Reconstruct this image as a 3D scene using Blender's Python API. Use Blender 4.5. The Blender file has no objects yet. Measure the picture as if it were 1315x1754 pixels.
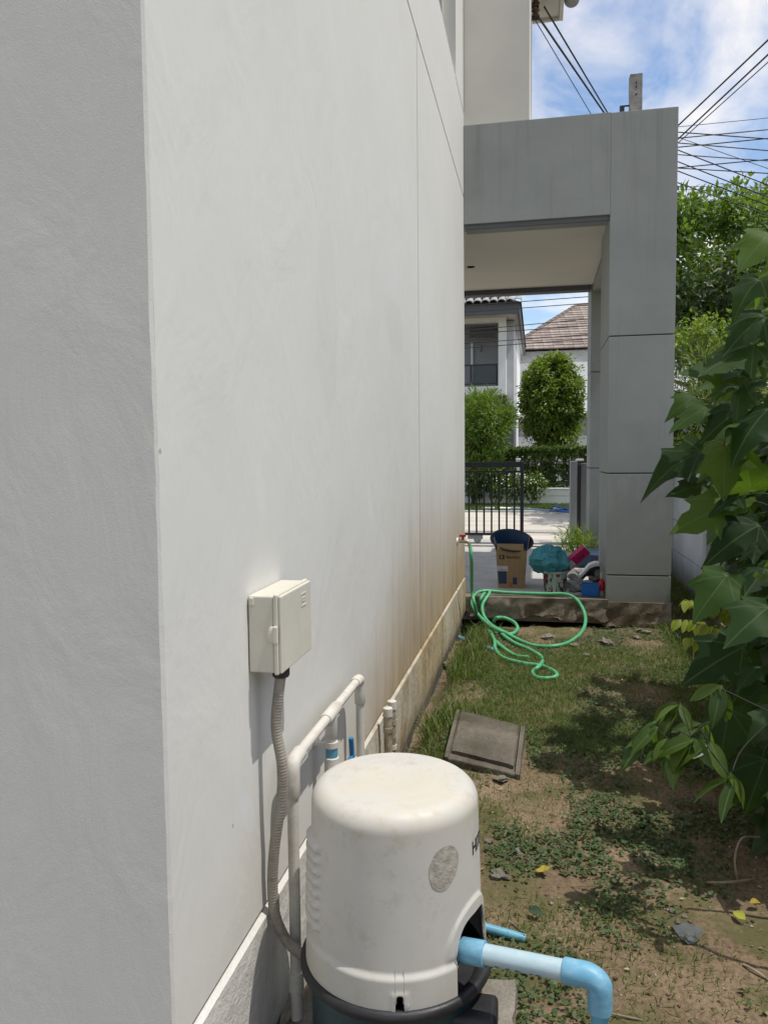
import bpy, math, random
import numpy as np
from mathutils import Matrix, Vector, Euler
random.seed(7)
RNG = np.random.default_rng(11)
scene = bpy.context.scene
COL = scene.collection

# ------------------------------------------------------------------ camera
EYE = np.array([0.0, 0.0, 1.35])
YAW, PITCH, ROLL = math.radians(11.27), math.radians(4.06), -0.01002
F_PX, PW, PH = 1320.3, 1315.0, 1754.0
_f = np.array([-math.sin(YAW) * math.cos(PITCH), math.cos(YAW) * math.cos(PITCH), -math.sin(PITCH)])
_r0 = np.array([math.cos(YAW), math.sin(YAW), 0.0])
_u0 = np.cross(_r0, _f)
_r = _r0 * math.cos(ROLL) + _u0 * math.sin(ROLL)
_u = -_r0 * math.sin(ROLL) + _u0 * math.cos(ROLL)
cam_data = bpy.data.cameras.new('camera')
cam = bpy.data.objects.new('camera', cam_data)
COL.objects.link(cam)
cam.matrix_world = Matrix(((_r[0], _u[0], -_f[0], EYE[0]), (_r[1], _u[1], -_f[1], EYE[1]), (_r[2], _u[2], -_f[2], EYE[2]), (0, 0, 0, 1)))
cam_data.sensor_fit = 'VERTICAL'
cam_data.sensor_height = 32.0
cam_data.lens = F_PX / PH * 32.0
cam_data.clip_start = 0.05
cam_data.clip_end = 1000
scene.camera = cam

# ------------------------------------------------------------------ sky, sun, exposure
SUN = Vector((1.0, -0.13, 2.75)).normalized()          # towards the sun
SUN_EL = math.asin(SUN.z)
SUN_AZ = math.atan2(SUN.x, SUN.y)
world = bpy.data.worlds.new('World')
scene.world = world
world.use_nodes = True
wt = world.node_tree
wt.nodes.clear()
w_out = wt.nodes.new('ShaderNodeOutputWorld')
w_bg = wt.nodes.new('ShaderNodeBackground')
w_bg.inputs['Strength'].default_value = 0.15
w_sky = wt.nodes.new('ShaderNodeTexSky')
w_sky.sky_type = 'NISHITA'
w_sky.sun_disc = False
w_sky.sun_elevation = SUN_EL
w_sky.sun_rotation = SUN_AZ
w_sky.air_density = 1.0
w_sky.dust_density = 0.6
w_sky.ozone_density = 1.6
# thin broken cloud over the whole sky
w_tc = wt.nodes.new('ShaderNodeTexCoord')
w_sep = wt.nodes.new('ShaderNodeSeparateXYZ')
wt.links.new(w_tc.outputs['Generated'], w_sep.inputs[0])
w_max = wt.nodes.new('ShaderNodeMath'); w_max.operation = 'MAXIMUM'; w_max.inputs[1].default_value = 0.0
wt.links.new(w_sep.outputs['Z'], w_max.inputs[0])
w_add = wt.nodes.new('ShaderNodeMath'); w_add.operation = 'ADD'; w_add.inputs[1].default_value = 0.22
wt.links.new(w_max.outputs[0], w_add.inputs[0])
w_div = wt.nodes.new('ShaderNodeVectorMath'); w_div.operation = 'DIVIDE'
wt.links.new(w_tc.outputs['Generated'], w_div.inputs[0])
w_cmb = wt.nodes.new('ShaderNodeCombineXYZ')
for i in range(3):
    wt.links.new(w_add.outputs[0], w_cmb.inputs[i])
wt.links.new(w_cmb.outputs[0], w_div.inputs[1])
w_map = wt.nodes.new('ShaderNodeMapping')
w_map.inputs['Scale'].default_value = (1.0, 0.75, 0.6)
w_map.inputs['Location'].default_value = (3.1, 1.7, 0.4)
wt.links.new(w_div.outputs[0], w_map.inputs[0])
w_n = wt.nodes.new('ShaderNodeTexNoise')
w_n.inputs['Scale'].default_value = 4.2
w_n.inputs['Detail'].default_value = 6
w_n.inputs['Roughness'].default_value = 0.58
w_n.inputs['Distortion'].default_value = 0.35
wt.links.new(w_map.outputs[0], w_n.inputs['Vector'])
w_ramp = wt.nodes.new('ShaderNodeValToRGB')
w_ramp.color_ramp.elements[0].position = 0.36
w_ramp.color_ramp.elements[0].color = (0, 0, 0, 1)
w_ramp.color_ramp.elements[1].position = 0.70
w_ramp.color_ramp.elements[1].color = (0.9, 0.9, 0.9, 1)
wt.links.new(w_n.outputs[0], w_ramp.inputs[0])
w_mix = wt.nodes.new('ShaderNodeMix'); w_mix.data_type = 'RGBA'
wt.links.new(w_ramp.outputs[0], w_mix.inputs[0])
wt.links.new(w_sky.outputs[0], w_mix.inputs[6])
w_mix.inputs[7].default_value = (6.6, 6.2, 5.8, 1)
wt.links.new(w_mix.outputs[2], w_bg.inputs['Color'])
wt.links.new(w_bg.outputs[0], w_out.inputs[0])

sun_data = bpy.data.lights.new('sun', 'SUN')
sun_data.energy = 3.2
sun_data.angle = math.radians(0.53)
sun_data.color = (1.0, 0.955, 0.89)
sun = bpy.data.objects.new('sun', sun_data)
COL.objects.link(sun)
sun.rotation_euler = SUN.to_track_quat('Z', 'Y').to_euler()
sun.location = (5, -2, 14)

scene.view_settings.view_transform = 'Standard'
scene.view_settings.look = 'None'
scene.view_settings.gamma = 1.0
scene.view_settings.exposure = 0.26
scene.cycles.max_bounces = 6
scene.cycles.transparent_max_bounces = 12

# ------------------------------------------------------------------ helpers
def at(px, py, X=None, Y=None, Z=None):
    """world point on the plane x=X, y=Y or z=Z that the photograph shows at a pixel"""
    d = _r * ((px - PW / 2) / F_PX) + _u * (-(py - PH / 2) / F_PX) + _f
    if X is not None: t = (X - EYE[0]) / d[0]
    elif Y is not None: t = (Y - EYE[1]) / d[1]
    else: t = (Z - EYE[2]) / d[2]
    return EYE + d * t

class MB:
    """collects vertices and faces of one mesh"""
    def __init__(s): s.v = []; s.f = []
    def add(s, vs, fs):
        o = len(s.v)
        s.v.extend([tuple(map(float, q)) for q in vs])
        s.f.extend([tuple(i + o for i in q) for q in fs])
        return s
    def box(s, x0, x1, y0, y1, z0, z1, M=None):
        vs = [(x, y, z) for z in (z0, z1) for y in (y0, y1) for x in (x0, x1)]
        if M is not None: vs = [tuple(M @ Vector(q)) for q in vs]
        return s.add(vs, [(0, 2, 3, 1), (4, 5, 7, 6), (0, 1, 5, 4), (2, 6, 7, 3), (0, 4, 6, 2), (1, 3, 7, 5)])
    def tube(s, pts, r, n=12, caps=True):
        pts = [np.array(p, float) for p in pts]
        m = len(pts)
        rs = [r] * m if np.isscalar(r) else list(r)
        tang = []
        for i in range(m):
            t = pts[min(i + 1, m - 1)] - pts[max(i - 1, 0)]
            L = np.linalg.norm(t)
            tang.append(t / L if L > 1e-9 else (tang[-1] if tang else np.array([0, 0, 1.])))
        ref = np.array([0, 0, 1.]) if abs(tang[0][2]) < 0.9 else np.array([1., 0, 0])
        nrm = np.cross(tang[0], ref); nrm /= np.linalg.norm(nrm)
        vs = []
        for i in range(m):
            nrm = nrm - tang[i] * (nrm @ tang[i]); nrm /= np.linalg.norm(nrm)
            b = np.cross(tang[i], nrm)
            for k in range(n):
                a = 2 * math.pi * k / n
                vs.append(pts[i] + rs[i] * (nrm * math.cos(a) + b * math.sin(a)))
        fs = []
        for i in range(m - 1):
            for k in range(n):
                a, b2 = i * n + k, i * n + (k + 1) % n
                fs.append((a, b2, b2 + n, a + n))
        if caps:
            fs.append(tuple(range(n - 1, -1, -1)))
            fs.append(tuple((m - 1) * n + k for k in range(n)))
        return s.add(vs, fs)
    def lathe(s, prof, c=(0, 0, 0), n=32, M=None):
        """prof: (radius, z) from bottom to top, revolved about z"""
        vs, fs = [], []
        m = len(prof)
        for (r, z) in prof:
            for k in range(n):
                a = 2 * math.pi * k / n
                q = Vector((r * math.cos(a), r * math.sin(a), z))
                if M is not None: q = M @ q
                vs.append((q[0] + c[0], q[1] + c[1], q[2] + c[2]))
        for i in range(m - 1):
            for k in range(n):
                a, b = i * n + k, i * n + (k + 1) % n
                fs.append((a, b, b + n, a + n))
        fs.append(tuple(range(n - 1, -1, -1)))
        fs.append(tuple((m - 1) * n + k for k in range(n)))
        return s.add(vs, fs)
    def prism(s, poly, axis, a0, a1):
        """poly in the other two axes (order x,y,z without axis), extruded a0..a1"""
        def mk(p, a):
            q = list(p); q.insert(axis, a); return q
        n = len(poly)
        vs = [mk(p, a0) for p in poly] + [mk(p, a1) for p in poly]
        fs = [tuple(range(n - 1, -1, -1)), tuple(range(n, 2 * n))]
        fs += [(i, (i + 1) % n, n + (i + 1) % n, n + i) for i in range(n)]
        return s.add(vs, fs)

def mesh_from(name, v, f, smooth=None):
    me = bpy.data.meshes.new(name)
    me.from_pydata([tuple(q) for q in v] if not isinstance(v, list) else v, [], f)
    me.update()
    if smooth is not None:
        me.polygons.foreach_set('use_smooth', [True] * len(me.polygons))
        me.set_sharp_from_angle(angle=math.radians(smooth))
    return me

def fast_mesh(name, verts, faces):
    """verts (n,3) array, faces (m,k) array with constant k"""
    me = bpy.data.meshes.new(name)
    verts = np.asarray(verts, np.float32); faces = np.asarray(faces, np.int32)
    m, k = faces.shape
    me.vertices.add(len(verts)); me.vertices.foreach_set('co', verts.ravel())
    me.loops.add(m * k); me.loops.foreach_set('vertex_index', faces.ravel())
    me.polygons.add(m)
    me.polygons.foreach_set('loop_start', np.arange(0, m * k, k, dtype=np.int32))
    me.update(calc_edges=True)
    return me

def put(name, me, mat=None, parent=None):
    o = bpy.data.objects.new(name, me)
    COL.objects.link(o)
    if mat is not None and me is not None and len(me.materials) == 0:
        me.materials.append(mat)
    if parent is not None:
        o.parent = parent
        if parent.type == 'EMPTY':
            o.matrix_parent_inverse = Matrix.Translation(-Vector(parent.location))
    return o

def build(name, mb, mat, parent=None, smooth=None, bevel=0.0, seg=2):
    me = mesh_from(name, mb.v, mb.f, smooth)
    o = put(name, me, mat, parent)
    if bevel:
        b = o.modifiers.new('bevel', 'BEVEL'); b.width = bevel; b.segments = seg
        b.limit_method = 'ANGLE'; b.angle_limit = math.radians(35)
    return o

def tag(o, label=None, cat=None, group=None, kind=None):
    if label: o['label'] = label
    if cat: o['category'] = cat
    if group: o['group'] = group
    if kind: o['kind'] = kind
    return o

def thing(name, label, cat, loc=(0, 0, 0), group=None):
    o = bpy.data.objects.new(name, None)
    COL.objects.link(o)
    o.location = loc
    o.empty_display_size = 0.1
    return tag(o, label, cat, group)

def struct(o):
    o['kind'] = 'structure'; return o

def bez(pts, n=8):
    """Catmull-Rom through the points"""
    P = [np.array(p, float) for p in pts]
    P = [2 * P[0] - P[1]] + P + [2 * P[-1] - P[-2]]
    out = []
    for i in range(1, len(P) - 2):
        for k in range(n):
            t = k / n
            a, b, c, d = P[i - 1], P[i], P[i + 1], P[i + 2]
            out.append(0.5 * ((2 * b) + (c - a) * t + (2 * a - 5 * b + 4 * c - d) * t * t + (3 * b - a - 3 * c + d) * t ** 3))
    out.append(P[-2])
    return out

def text_mesh(name, s, size, extrude=0.0006, bold=False, align='LEFT'):
    cu = bpy.data.curves.new(name, 'FONT')
    cu.body = s; cu.size = size; cu.extrude = extrude; cu.align_x = align
    if bold: cu.offset = size * 0.02
    t = bpy.data.objects.new(name, cu)
    COL.objects.link(t)
    dg = bpy.context.evaluated_depsgraph_get()
    me = bpy.data.meshes.new_from_object(t.evaluated_get(dg))
    bpy.data.objects.remove(t)
    bpy.data.curves.remove(cu)
    me.name = name
    return me

# value noise for geometry
_perm = RNG.random((64, 64))
def vnoise(x, y):
    x = np.asarray(x, float); y = np.asarray(y, float)
    xi = np.floor(x).astype(int); yi = np.floor(y).astype(int)
    fx = x - xi; fy = y - yi
    fx = fx * fx * (3 - 2 * fx); fy = fy * fy * (3 - 2 * fy)
    g = lambda a, b: _perm[a % 64, b % 64]
    return (g(xi, yi) * (1 - fx) + g(xi + 1, yi) * fx) * (1 - fy) + (g(xi, yi + 1) * (1 - fx) + g(xi + 1, yi + 1) * fx) * fy
def fbm(x, y, o=4):
    s = 0; a = 0.5
    for i in range(o):
        s = s + a * vnoise(np.asarray(x) * 2 ** i + 13.7 * i, np.asarray(y) * 2 ** i + 5.1 * i); a *= 0.5
    return s / (1 - 0.5 ** o)

# ------------------------------------------------------------------ materials
class NT:
    def __init__(s, name, rough=0.7, spec=0.3):
        s.m = bpy.data.materials.new(name); s.m.use_nodes = True
        s.t = s.m.node_tree
        s.b = s.t.nodes['Principled BSDF']
        s.b.inputs['Roughness'].default_value = rough
        s.b.inputs['Specular IOR Level'].default_value = spec
        s.tc = s.t.nodes.new('ShaderNodeTexCoord')
        s.P = s.tc.outputs['Object']
    def n(s, t): return s.t.nodes.new(t)
    def L(s, a, b): s.t.links.new(a, b)
    def setin(s, sock, v):
        if hasattr(v, 'is_output'): s.L(v, sock)
        elif isinstance(v, (tuple, list)) and len(v) == 3 and sock.type == 'RGBA': sock.default_value = (*v, 1)
        else: sock.default_value = v
    def map(s, scale=(1, 1, 1), loc=(0, 0, 0), vec=None, rot=(0, 0, 0)):
        k = s.n('ShaderNodeMapping'); k.inputs['Scale'].default_value = scale; k.inputs['Location'].default_value = loc
        k.inputs['Rotation'].default_value = rot
        s.L(vec or s.P, k.inputs[0]); return k.outputs[0]
    def noise(s, scale, detail=4, rough=0.55, vec=None, dist=0.0):
        k = s.n('ShaderNodeTexNoise'); k.inputs['Scale'].default_value = scale; k.inputs['Detail'].default_value = detail
        k.inputs['Roughness'].default_value = rough; k.inputs['Distortion'].default_value = dist
        s.L(vec or s.P, k.inputs['Vector']); return k.outputs[0]
    def vor(s, scale, feature='F1', vec=None):
        k = s.n('ShaderNodeTexVoronoi'); k.inputs['Scale'].default_value = scale; k.feature = feature
        s.L(vec or s.P, k.inputs['Vector']); return k
    def ramp(s, fac, stops):
        k = s.n('ShaderNodeValToRGB'); e = k.color_ramp.elements
        while len(e) < len(stops): e.new(0.5)
        for i, (p, c) in enumerate(stops):
            e[i].position = p
            e[i].color = (c, c, c, 1) if np.isscalar(c) else (*c, 1)
        s.L(fac, k.inputs[0]); return k.outputs[0]
    def mix(s, fac, a, b, mode='MIX'):
        k = s.n('ShaderNodeMix'); k.data_type = 'RGBA'; k.blend_type = mode
        s.setin(k.inputs[0], fac); s.setin(k.inputs[6], a); s.setin(k.inputs[7], b); return k.outputs[2]
    def math(s, op, a, b=0.0, clamp=False):
        k = s.n('ShaderNodeMath'); k.operation = op; k.use_clamp = clamp
        s.setin(k.inputs[0], a); s.setin(k.inputs[1], b); return k.outputs[0]
    def maprange(s, v, a, b, c=0.0, d=1.0):
        k = s.n('ShaderNodeMapRange'); k.interpolation_type = 'SMOOTHSTEP'
        s.setin(k.inputs[0], v); k.inputs[1].default_value = a; k.inputs[2].default_value = b
        k.inputs[3].default_value = c; k.inputs[4].default_value = d; return k.outputs[0]
    def xyz(s):
        k = s.n('ShaderNodeSeparateXYZ'); s.L(s.P, k.inputs[0]); return k.outputs
    def color(s, c): s.setin(s.b.inputs['Base Color'], c); return s
    def rough(s, v): s.setin(s.b.inputs['Roughness'], v); return s
    def bump(s, h, strength=0.3, dist=0.01, prev=None):
        k = s.n('ShaderNodeBump'); k.inputs['Strength'].default_value = strength; k.inputs['Distance'].default_value = dist
        s.L(h, k.inputs['Height'])
        if prev is not None: s.L(prev, k.inputs['Normal'])
        s.L(k.outputs[0], s.b.inputs['Normal']); return k.outputs[0]

def simple(name, c, rough=0.6, var=0.12, scale=6, bump=0.15, bscale=60, spec=0.35, metal=0.0, dist=0.003):
    k = NT(name, rough, spec)
    n1 = k.noise(scale, 5)
    lo = tuple(x * (1 - var) for x in c); hi = tuple(min(1, x * (1 + var)) for x in c)
    k.color(k.ramp(n1, [(0.3, lo), (0.7, hi)]))
    k.rough(k.maprange(n1, 0.3, 0.7, max(0.05, rough - 0.08), min(1, rough + 0.08)))
    k.b.inputs['Metallic'].default_value = metal
    if bump: k.bump(k.noise(bscale, 4), bump, dist)
    return k.m

def grimy(name, c, dirt, amt=0.5, rough=0.5, scale=20):
    k = NT(name, rough, 0.35)
    col = k.ramp(k.noise(8, 4), [(0.3, tuple(x * 0.93 for x in c)), (0.7, c)])
    n = k.noise(scale, 6, 0.7)
    m = k.math('MULTIPLY', k.maprange(n, 0.47, 0.66, 0, amt), k.maprange(k.noise(5, 3), 0.35, 0.6, 0.25, 1))
    col = k.mix(m, col, dirt)
    s_ = k.noise(1.0, 4, 0.6, vec=k.map((60, 60, 5)))
    col = k.mix(k.maprange(s_, 0.58, 0.70, 0, amt * 0.5), col, dirt)
    sp = k.vor(130)
    col = k.mix(k.math('MULTIPLY', k.maprange(sp.outputs['Distance'], 0.08, 0.16, 1, 0), k.maprange(k.noise(14, 2), 0.58, 0.62, 0, 0.6)), col, tuple(x * 0.3 for x in dirt))
    k.color(col); k.rough(k.maprange(n, 0.4, 0.65, rough, min(1, rough + 0.25)))
    k.bump(n, 0.15, 0.002); return k.m

def leafy(name, c1, c2, c3=None, trans=0.35, rough=0.45, island=True):
    k = NT(name, rough, 0.4)
    if island:
        g = k.n('ShaderNodeNewGeometry'); fac = g.outputs['Random Per Island']
    else:
        g = k.n('ShaderNodeObjectInfo'); fac = g.outputs['Random']
    col = k.ramp(fac, [(0.0, c1), (0.6, c2), (1.0, c3 or c2)])
    big = k.noise(2.5, 2)
    col = k.mix(k.maprange(big, 0.35, 0.65, 0.0, 0.25), col, c1)
    k.color(col)
    tr = k.n('ShaderNodeBsdfTranslucent')
    bright = k.mix(0.55, col, (0.32, 0.50, 0.03))
    k.L(bright, tr.inputs['Color'])
    mx = k.n('ShaderNodeMixShader'); mx.inputs[0].default_value = trans
    k.L(k.b.outputs[0], mx.inputs[1]); k.L(tr.outputs[0], mx.inputs[2])
    k.L(mx.outputs[0], k.t.nodes['Material Output'].inputs['Surface'])
    return k.m

# --- wall paint: off-white render, splash stains towards the tap and the ground
def wall_material(name, stain=True, grain=1.0):
    k = NT(name, 0.85, 0.2)
    X, Y, Z = k.xyz()
    big = k.noise(1.3, 5, 0.6)
    col = k.ramp(big, [(0.25, (0.615, 0.605, 0.56)), (0.5, (0.64, 0.63, 0.585)), (0.78, (0.66, 0.65, 0.61))])
    patch = k.noise(3.1, 3, 0.5, vec=k.map((1, 1, 0.55), (4, 2, 1)))
    col = k.mix(k.maprange(patch, 0.62, 0.70, 0, 0.35), col, (0.66, 0.655, 0.62))
    # faint vertical rain streaks
    st = k.noise(1.0, 5, 0.65, vec=k.map((30, 30, 0.7)))
    col = k.mix(k.maprange(st, 0.56, 0.75, 0, 0.10), col, (0.50, 0.49, 0.45))
    if stain:
        # brown splash stain: strongest near the tap end and towards the ground
        yy = k.maprange(Y, 1.3, 4.3, 0, 1)
        n2 = k.noise(1.1, 4, 0.6)
        top = k.math('ADD', k.math('MULTIPLY', yy, 0.80), k.math('MULTIPLY', n2, 0.30))     # stain height
        hgt = k.math('DIVIDE', Z, k.math('ADD', top, 0.12))
        edge = k.math('ADD', hgt, k.math('MULTIPLY', k.math('SUBTRACT', k.noise(1.0, 5, 0.6, vec=k.map((14, 14, 0.8))), 0.5), 0.45))
        fac = k.maprange(edge, 0.10, 1.35, 0.92, 0)
        str2 = k.noise(1.0, 6, 0.7, vec=k.map((24, 24, 1.2)))
        fac = k.math('MULTIPLY', fac, k.maprange(str2, 0.3, 0.7, 0.84, 1.0))
        fac = k.math('MULTIPLY', fac, k.maprange(Y, 1.6, 3.2, 0.12, 1.0))
        tone = k.ramp(k.noise(2.3, 5, 0.6, vec=k.map((3, 3, 1.2))), [(0.3, (0.22, 0.125, 0.03)), (0.55, (0.33, 0.21, 0.06)), (0.8, (0.42, 0.30, 0.12))])
        col = k.mix(fac, col, tone)
        # pale runs rinsed clean
        run = k.maprange(k.noise(1.0, 2, 0.5, vec=k.map((17, 17, 0.25), (3, 5, 0))), 0.66, 0.70, 0, 0.45)
        col = k.mix(k.math('MULTIPLY', run, fac), col, (0.62, 0.58, 0.48))
    # repainted scuffs
    def scuff(y0, z0, sy, sz, slant, amt, c_):
        dy = k.math('SUBTRACT', Y, y0); dz = k.math('SUBTRACT', Z, z0)
        dy = k.math('ADD', dy, k.math('MULTIPLY', dz, slant))
        q = k.math('ADD', k.math('POWER', k.math('DIVIDE', dy, sy), 2.0), k.math('POWER', k.math('DIVIDE', dz, sz), 2.0))
        q = k.math('ADD', q, k.math('MULTIPLY', k.math('SUBTRACT', k.noise(22, 4, 0.65), 0.5), 1.6))
        return k.maprange(q, 0.7, 1.15, amt, 0), c_
    if stain:
        for args in ((1.50, 0.60, 0.035, 0.055, 0.5, 0.55, (0.66, 0.68, 0.69)), (2.75, 1.20, 0.03, 0.13, 0.35, 0.4, (0.70, 0.70, 0.685)), (1.62, 1.28, 0.03, 0.06, 0.2, 0.3, (0.69, 0.69, 0.66)), (3.3, 1.9, 0.2, 0.12, 0.1, 0.22, (0.52, 0.51, 0.475)), (2.2, 1.75, 0.12, 0.3, 0.0, 0.18, (0.54, 0.53, 0.50))):
            f_, c_ = scuff(*args)
            col = k.mix(f_, col, c_)
    # little dark chips
    v = k.vor(7.0)
    chip = k.maprange(v.outputs['Distance'], 0.02, 0.045, 1, 0)
    sel = k.maprange(k.noise(2.0, 1, 0.5, vec=k.map((1, 1, 1), (9, 9, 9))), 0.60, 0.62, 0, 0.6)
    col = k.mix(k.math('MULTIPLY', chip, sel), col, (0.20, 0.19, 0.17))
    k.color(col)
    b1 = k.bump(k.noise(420, 2, 0.6), 0.16 * grain, 0.0018)
    b2 = k.bump(k.noise(5, 5, 0.55, vec=k.map((1, 1, 0.6)), dist=0.6), 0.40, 0.012, b1)
    return k.m

M = {}
M['wall'] = wall_material('white_render')
M['wall_rough'] = wall_material('rough_white_render', stain=False, grain=1.3)
# plinth: same paint, dirtier, flaking and water marked
def plinth_material():
    k = NT('stained_plinth', 0.8, 0.2)
    X, Y, Z = k.xyz()
    base = k.ramp(k.noise(2.2, 5, 0.6), [(0.3, (0.54, 0.53, 0.49)), (0.7, (0.68, 0.67, 0.64))])
    tone = k.ramp(k.noise(1.0, 6, 0.65, vec=k.map((14, 14, 2.5))), [(0.3, (0.24, 0.16, 0.065)), (0.5, (0.38, 0.295, 0.155)), (0.75, (0.50, 0.435, 0.295))])
    fac = k.maprange(Y, 1.9, 3.4, 0.06, 0.9)
    fac = k.math('MULTIPLY', fac, k.maprange(k.noise(1.5, 4), 0.25, 0.6, 0.45, 1))
    col = k.mix(fac, base, tone)
    # brown tide marks
    tide = k.maprange(k.noise(4.5, 4, 0.6, vec=k.map((1, 1, 0.5), (2, 0, 3))), 0.58, 0.68, 0, 0.6)
    col = k.mix(k.math('MULTIPLY', tide, fac), col, (0.22, 0.14, 0.06))
    # soil splash at the foot
    mud = k.math('ADD', Z, k.math('MULTIPLY', k.noise(5, 5, 0.7), 0.30))
    col = k.mix(k.maprange(mud, 0.08, 0.26, 0.9, 0), col, (0.20, 0.175, 0.145))
    k.color(col)
    b1 = k.bump(k.noise(120, 4, 0.6), 0.3, 0.004)
    k.bump(k.noise(9, 6, 0.65), 0.6, 0.02, b1)
    return k.m
M['plinth'] = plinth_material()
def grey_material():
    k = NT('grey_portico_paint', 0.8, 0.25)
    X, Y, Z = k.xyz()
    col = k.ramp(k.noise(1.6, 5, 0.6), [(0.3, (0.255, 0.27, 0.257)), (0.7, (0.30, 0.315, 0.302))])
    st = k.noise(1.0, 4, 0.6, vec=k.map((16, 16, 0.6)))
    col = k.mix(k.maprange(st, 0.55, 0.75, 0, 0.25), col, (0.17, 0.175, 0.168))
    tops = k.math('MULTIPLY', k.maprange(Z, 3.0, 4.02, 0, 1), k.maprange(k.noise(1.0, 5, 0.65, vec=k.map((9, 9, 0.35), (1, 2, 0))), 0.48, 0.68, 0, 0.4))
    col = k.mix(tops, col, (0.16, 0.165, 0.155))
    sc = k.math('MULTIPLY', k.maprange(k.noise(5.5, 6, 0.7, vec=k.map((1.4, 1.4, 1), (0, 3, 0))), 0.50, 0.60, 0, 0.55), k.math('MULTIPLY', k.maprange(Z, 1.15, 1.25, 1, 0.12), k.maprange(Z, 0.6, 0.9, 0.1, 1)))
    col = k.mix(sc, col, (0.33, 0.33, 0.305))
    dz = k.math('ADD', Z, k.math('MULTIPLY', k.noise(6, 4), 0.25))
    col = k.mix(k.maprange(dz, 0.22, 0.42, 0.6, 0), col, (0.19, 0.17, 0.14))
    k.color(col)
    b1 = k.bump(k.noise(180, 3, 0.6), 0.2, 0.002)
    k.bump(k.noise(4, 5), 0.25, 0.012, b1)
    return k.m
M['grey'] = grey_material()
M['joint'] = simple('joint_filler', (0.09, 0.09, 0.085), 0.9)
M['cream'] = simple('cream_wall', (0.60, 0.58, 0.52), 0.85, 0.07, 2.0, 0.2, 200)
M['ceiling'] = simple('ceiling_board', (0.60, 0.565, 0.49), 0.85, 0.05, 1.5, 0.05)
M['white'] = simple('white_paint', (0.82, 0.82, 0.81), 0.7, 0.06, 2.0, 0.1)
M['white_dull'] = simple('dull_white_paint', (0.52, 0.53, 0.54), 0.8, 0.12, 2.5, 0.15)
M['black_metal'] = simple('black_metal', (0.018, 0.019, 0.021), 0.45, 0.2, 12, 0.05, spec=0.5)
M['dark_grey'] = simple('dark_grey_wall', (0.115, 0.12, 0.13), 0.75, 0.1, 2)
M['mid_grey'] = simple('mid_grey_wall', (0.27, 0.27, 0.28), 0.8, 0.12, 2)
M['glass'] = simple('dark_glass', (0.02, 0.026, 0.03), 0.06, 0.05, 3, 0, spec=0.6)
# ------------------------------------------------------------------ ground and paving
from mathutils import noise as mnoise
def sstep(a, b, x):
    t = np.clip((np.asarray(x, float) - a) / (b - a), 0, 1); return t * t * (3 - 2 * t)
def gh(x, y):
    """ground height"""
    x = np.asarray(x, float); y = np.asarray(y, float)
    garden = sstep(-1.2, -0.9, x) * (1 - sstep(1.9, 2.6, x)) * (1 - sstep(6.9, 7.4, y)) * sstep(-3, -1, y)
    h = 0.05 * (fbm(x * 1.3 + 3, y * 1.3 + 8) - 0.5) + 0.02 * (fbm(x * 6, y * 6) - 0.5) + 0.012 * (fbm(x * 25, y * 25, 2) - 0.5)
    wall = (1 - sstep(-0.60, -0.46, x)) * sstep(2.2, 3.0, y) * (1 - sstep(6.3, 6.6, y))
    h = h - 0.085 * wall * (0.5 + fbm(x * 3, y * 3))
    h = h + 0.035 * sstep(-0.4, 0.2, x) * sstep(4.2, 5.6, y)
    edge = sstep(6.0, 6.35, y + 0.25 * (fbm(x * 4 + 9, y * 2) - 0.5))
    h = h - 0.19 * edge * (0.55 + 0.9 * (fbm(x * 5, y * 4 + 2) - 0.3))
    pad = (1 - sstep(-0.08, -0.02, x)) * (1 - sstep(1.86, 1.92, y))
    h = h * (1 - pad) + 0.0 * pad
    far = 0.10 * sstep(9.5, 11.5, y)
    return h * garden + far - 0.02 * (1 - garden)
gx = np.concatenate([[-120, -50, -20, -8, -3, -1.5, -1.0], np.arange(-0.78, 2.0, 0.028), [2.1, 2.4, 3, 5, 9, 20, 50, 120]])
gy = np.concatenate([[-60, -20, -8, -4, -2.5], np.arange(-1.5, 0.6, 0.15), np.arange(0.6, 6.75, 0.028), [6.9, 7.2, 7.6, 8.3, 9, 9.5, 10, 10.5, 11, 11.5, 13, 17, 25, 40, 80, 200]])
GX, GY = np.meshgrid(gx, gy)
GZ = gh(GX, GY)
nx, ny = len(gx), len(gy)
idx = np.arange(nx * ny).reshape(ny, nx)
gf = np.stack([idx[:-1, :-1], idx[:-1, 1:], idx[1:, 1:], idx[1:, :-1]], -1).reshape(-1, 4)
def soil_material():
    k = NT('sandy_soil', 0.95, 0.1)
    n1 = k.noise(2.2, 6, 0.6)
    col = k.ramp(n1, [(0.28, (0.12, 0.084, 0.052)), (0.5, (0.215, 0.157, 0.10)), (0.72, (0.285, 0.215, 0.142))])
    fine = k.noise(70, 5, 0.7)
    col = k.mix(k.maprange(fine, 0.35, 0.62, 0.55, 0), col, (0.055, 0.04, 0.027))
    v = k.vor(95)
    col = k.mix(k.maprange(v.outputs['Distance'], 0.0, 0.22, 0.35, 0), col, (0.33, 0.29, 0.23))
    moss = k.noise(3.7, 5, 0.65, vec=k.map((1, 1, 1), (7, 3, 0)))
    col = k.mix(k.maprange(moss, 0.44, 0.62, 0, 0.75), col, (0.08, 0.085, 0.032))
    k.color(col)
    b = k.bump(k.noise(30, 6, 0.7), 0.7, 0.012)
    k.bump(k.noise(220, 3, 0.7), 0.5, 0.003, b)
    return k.m
M['soil'] = soil_material()
gme = fast_mesh('ground', np.stack([GX, GY, GZ], -1).reshape(-1, 3), gf)
gme.polygons.foreach_set('use_smooth', [True] * len(gme.polygons))
struct(put('ground', gme, M['soil']))

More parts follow.
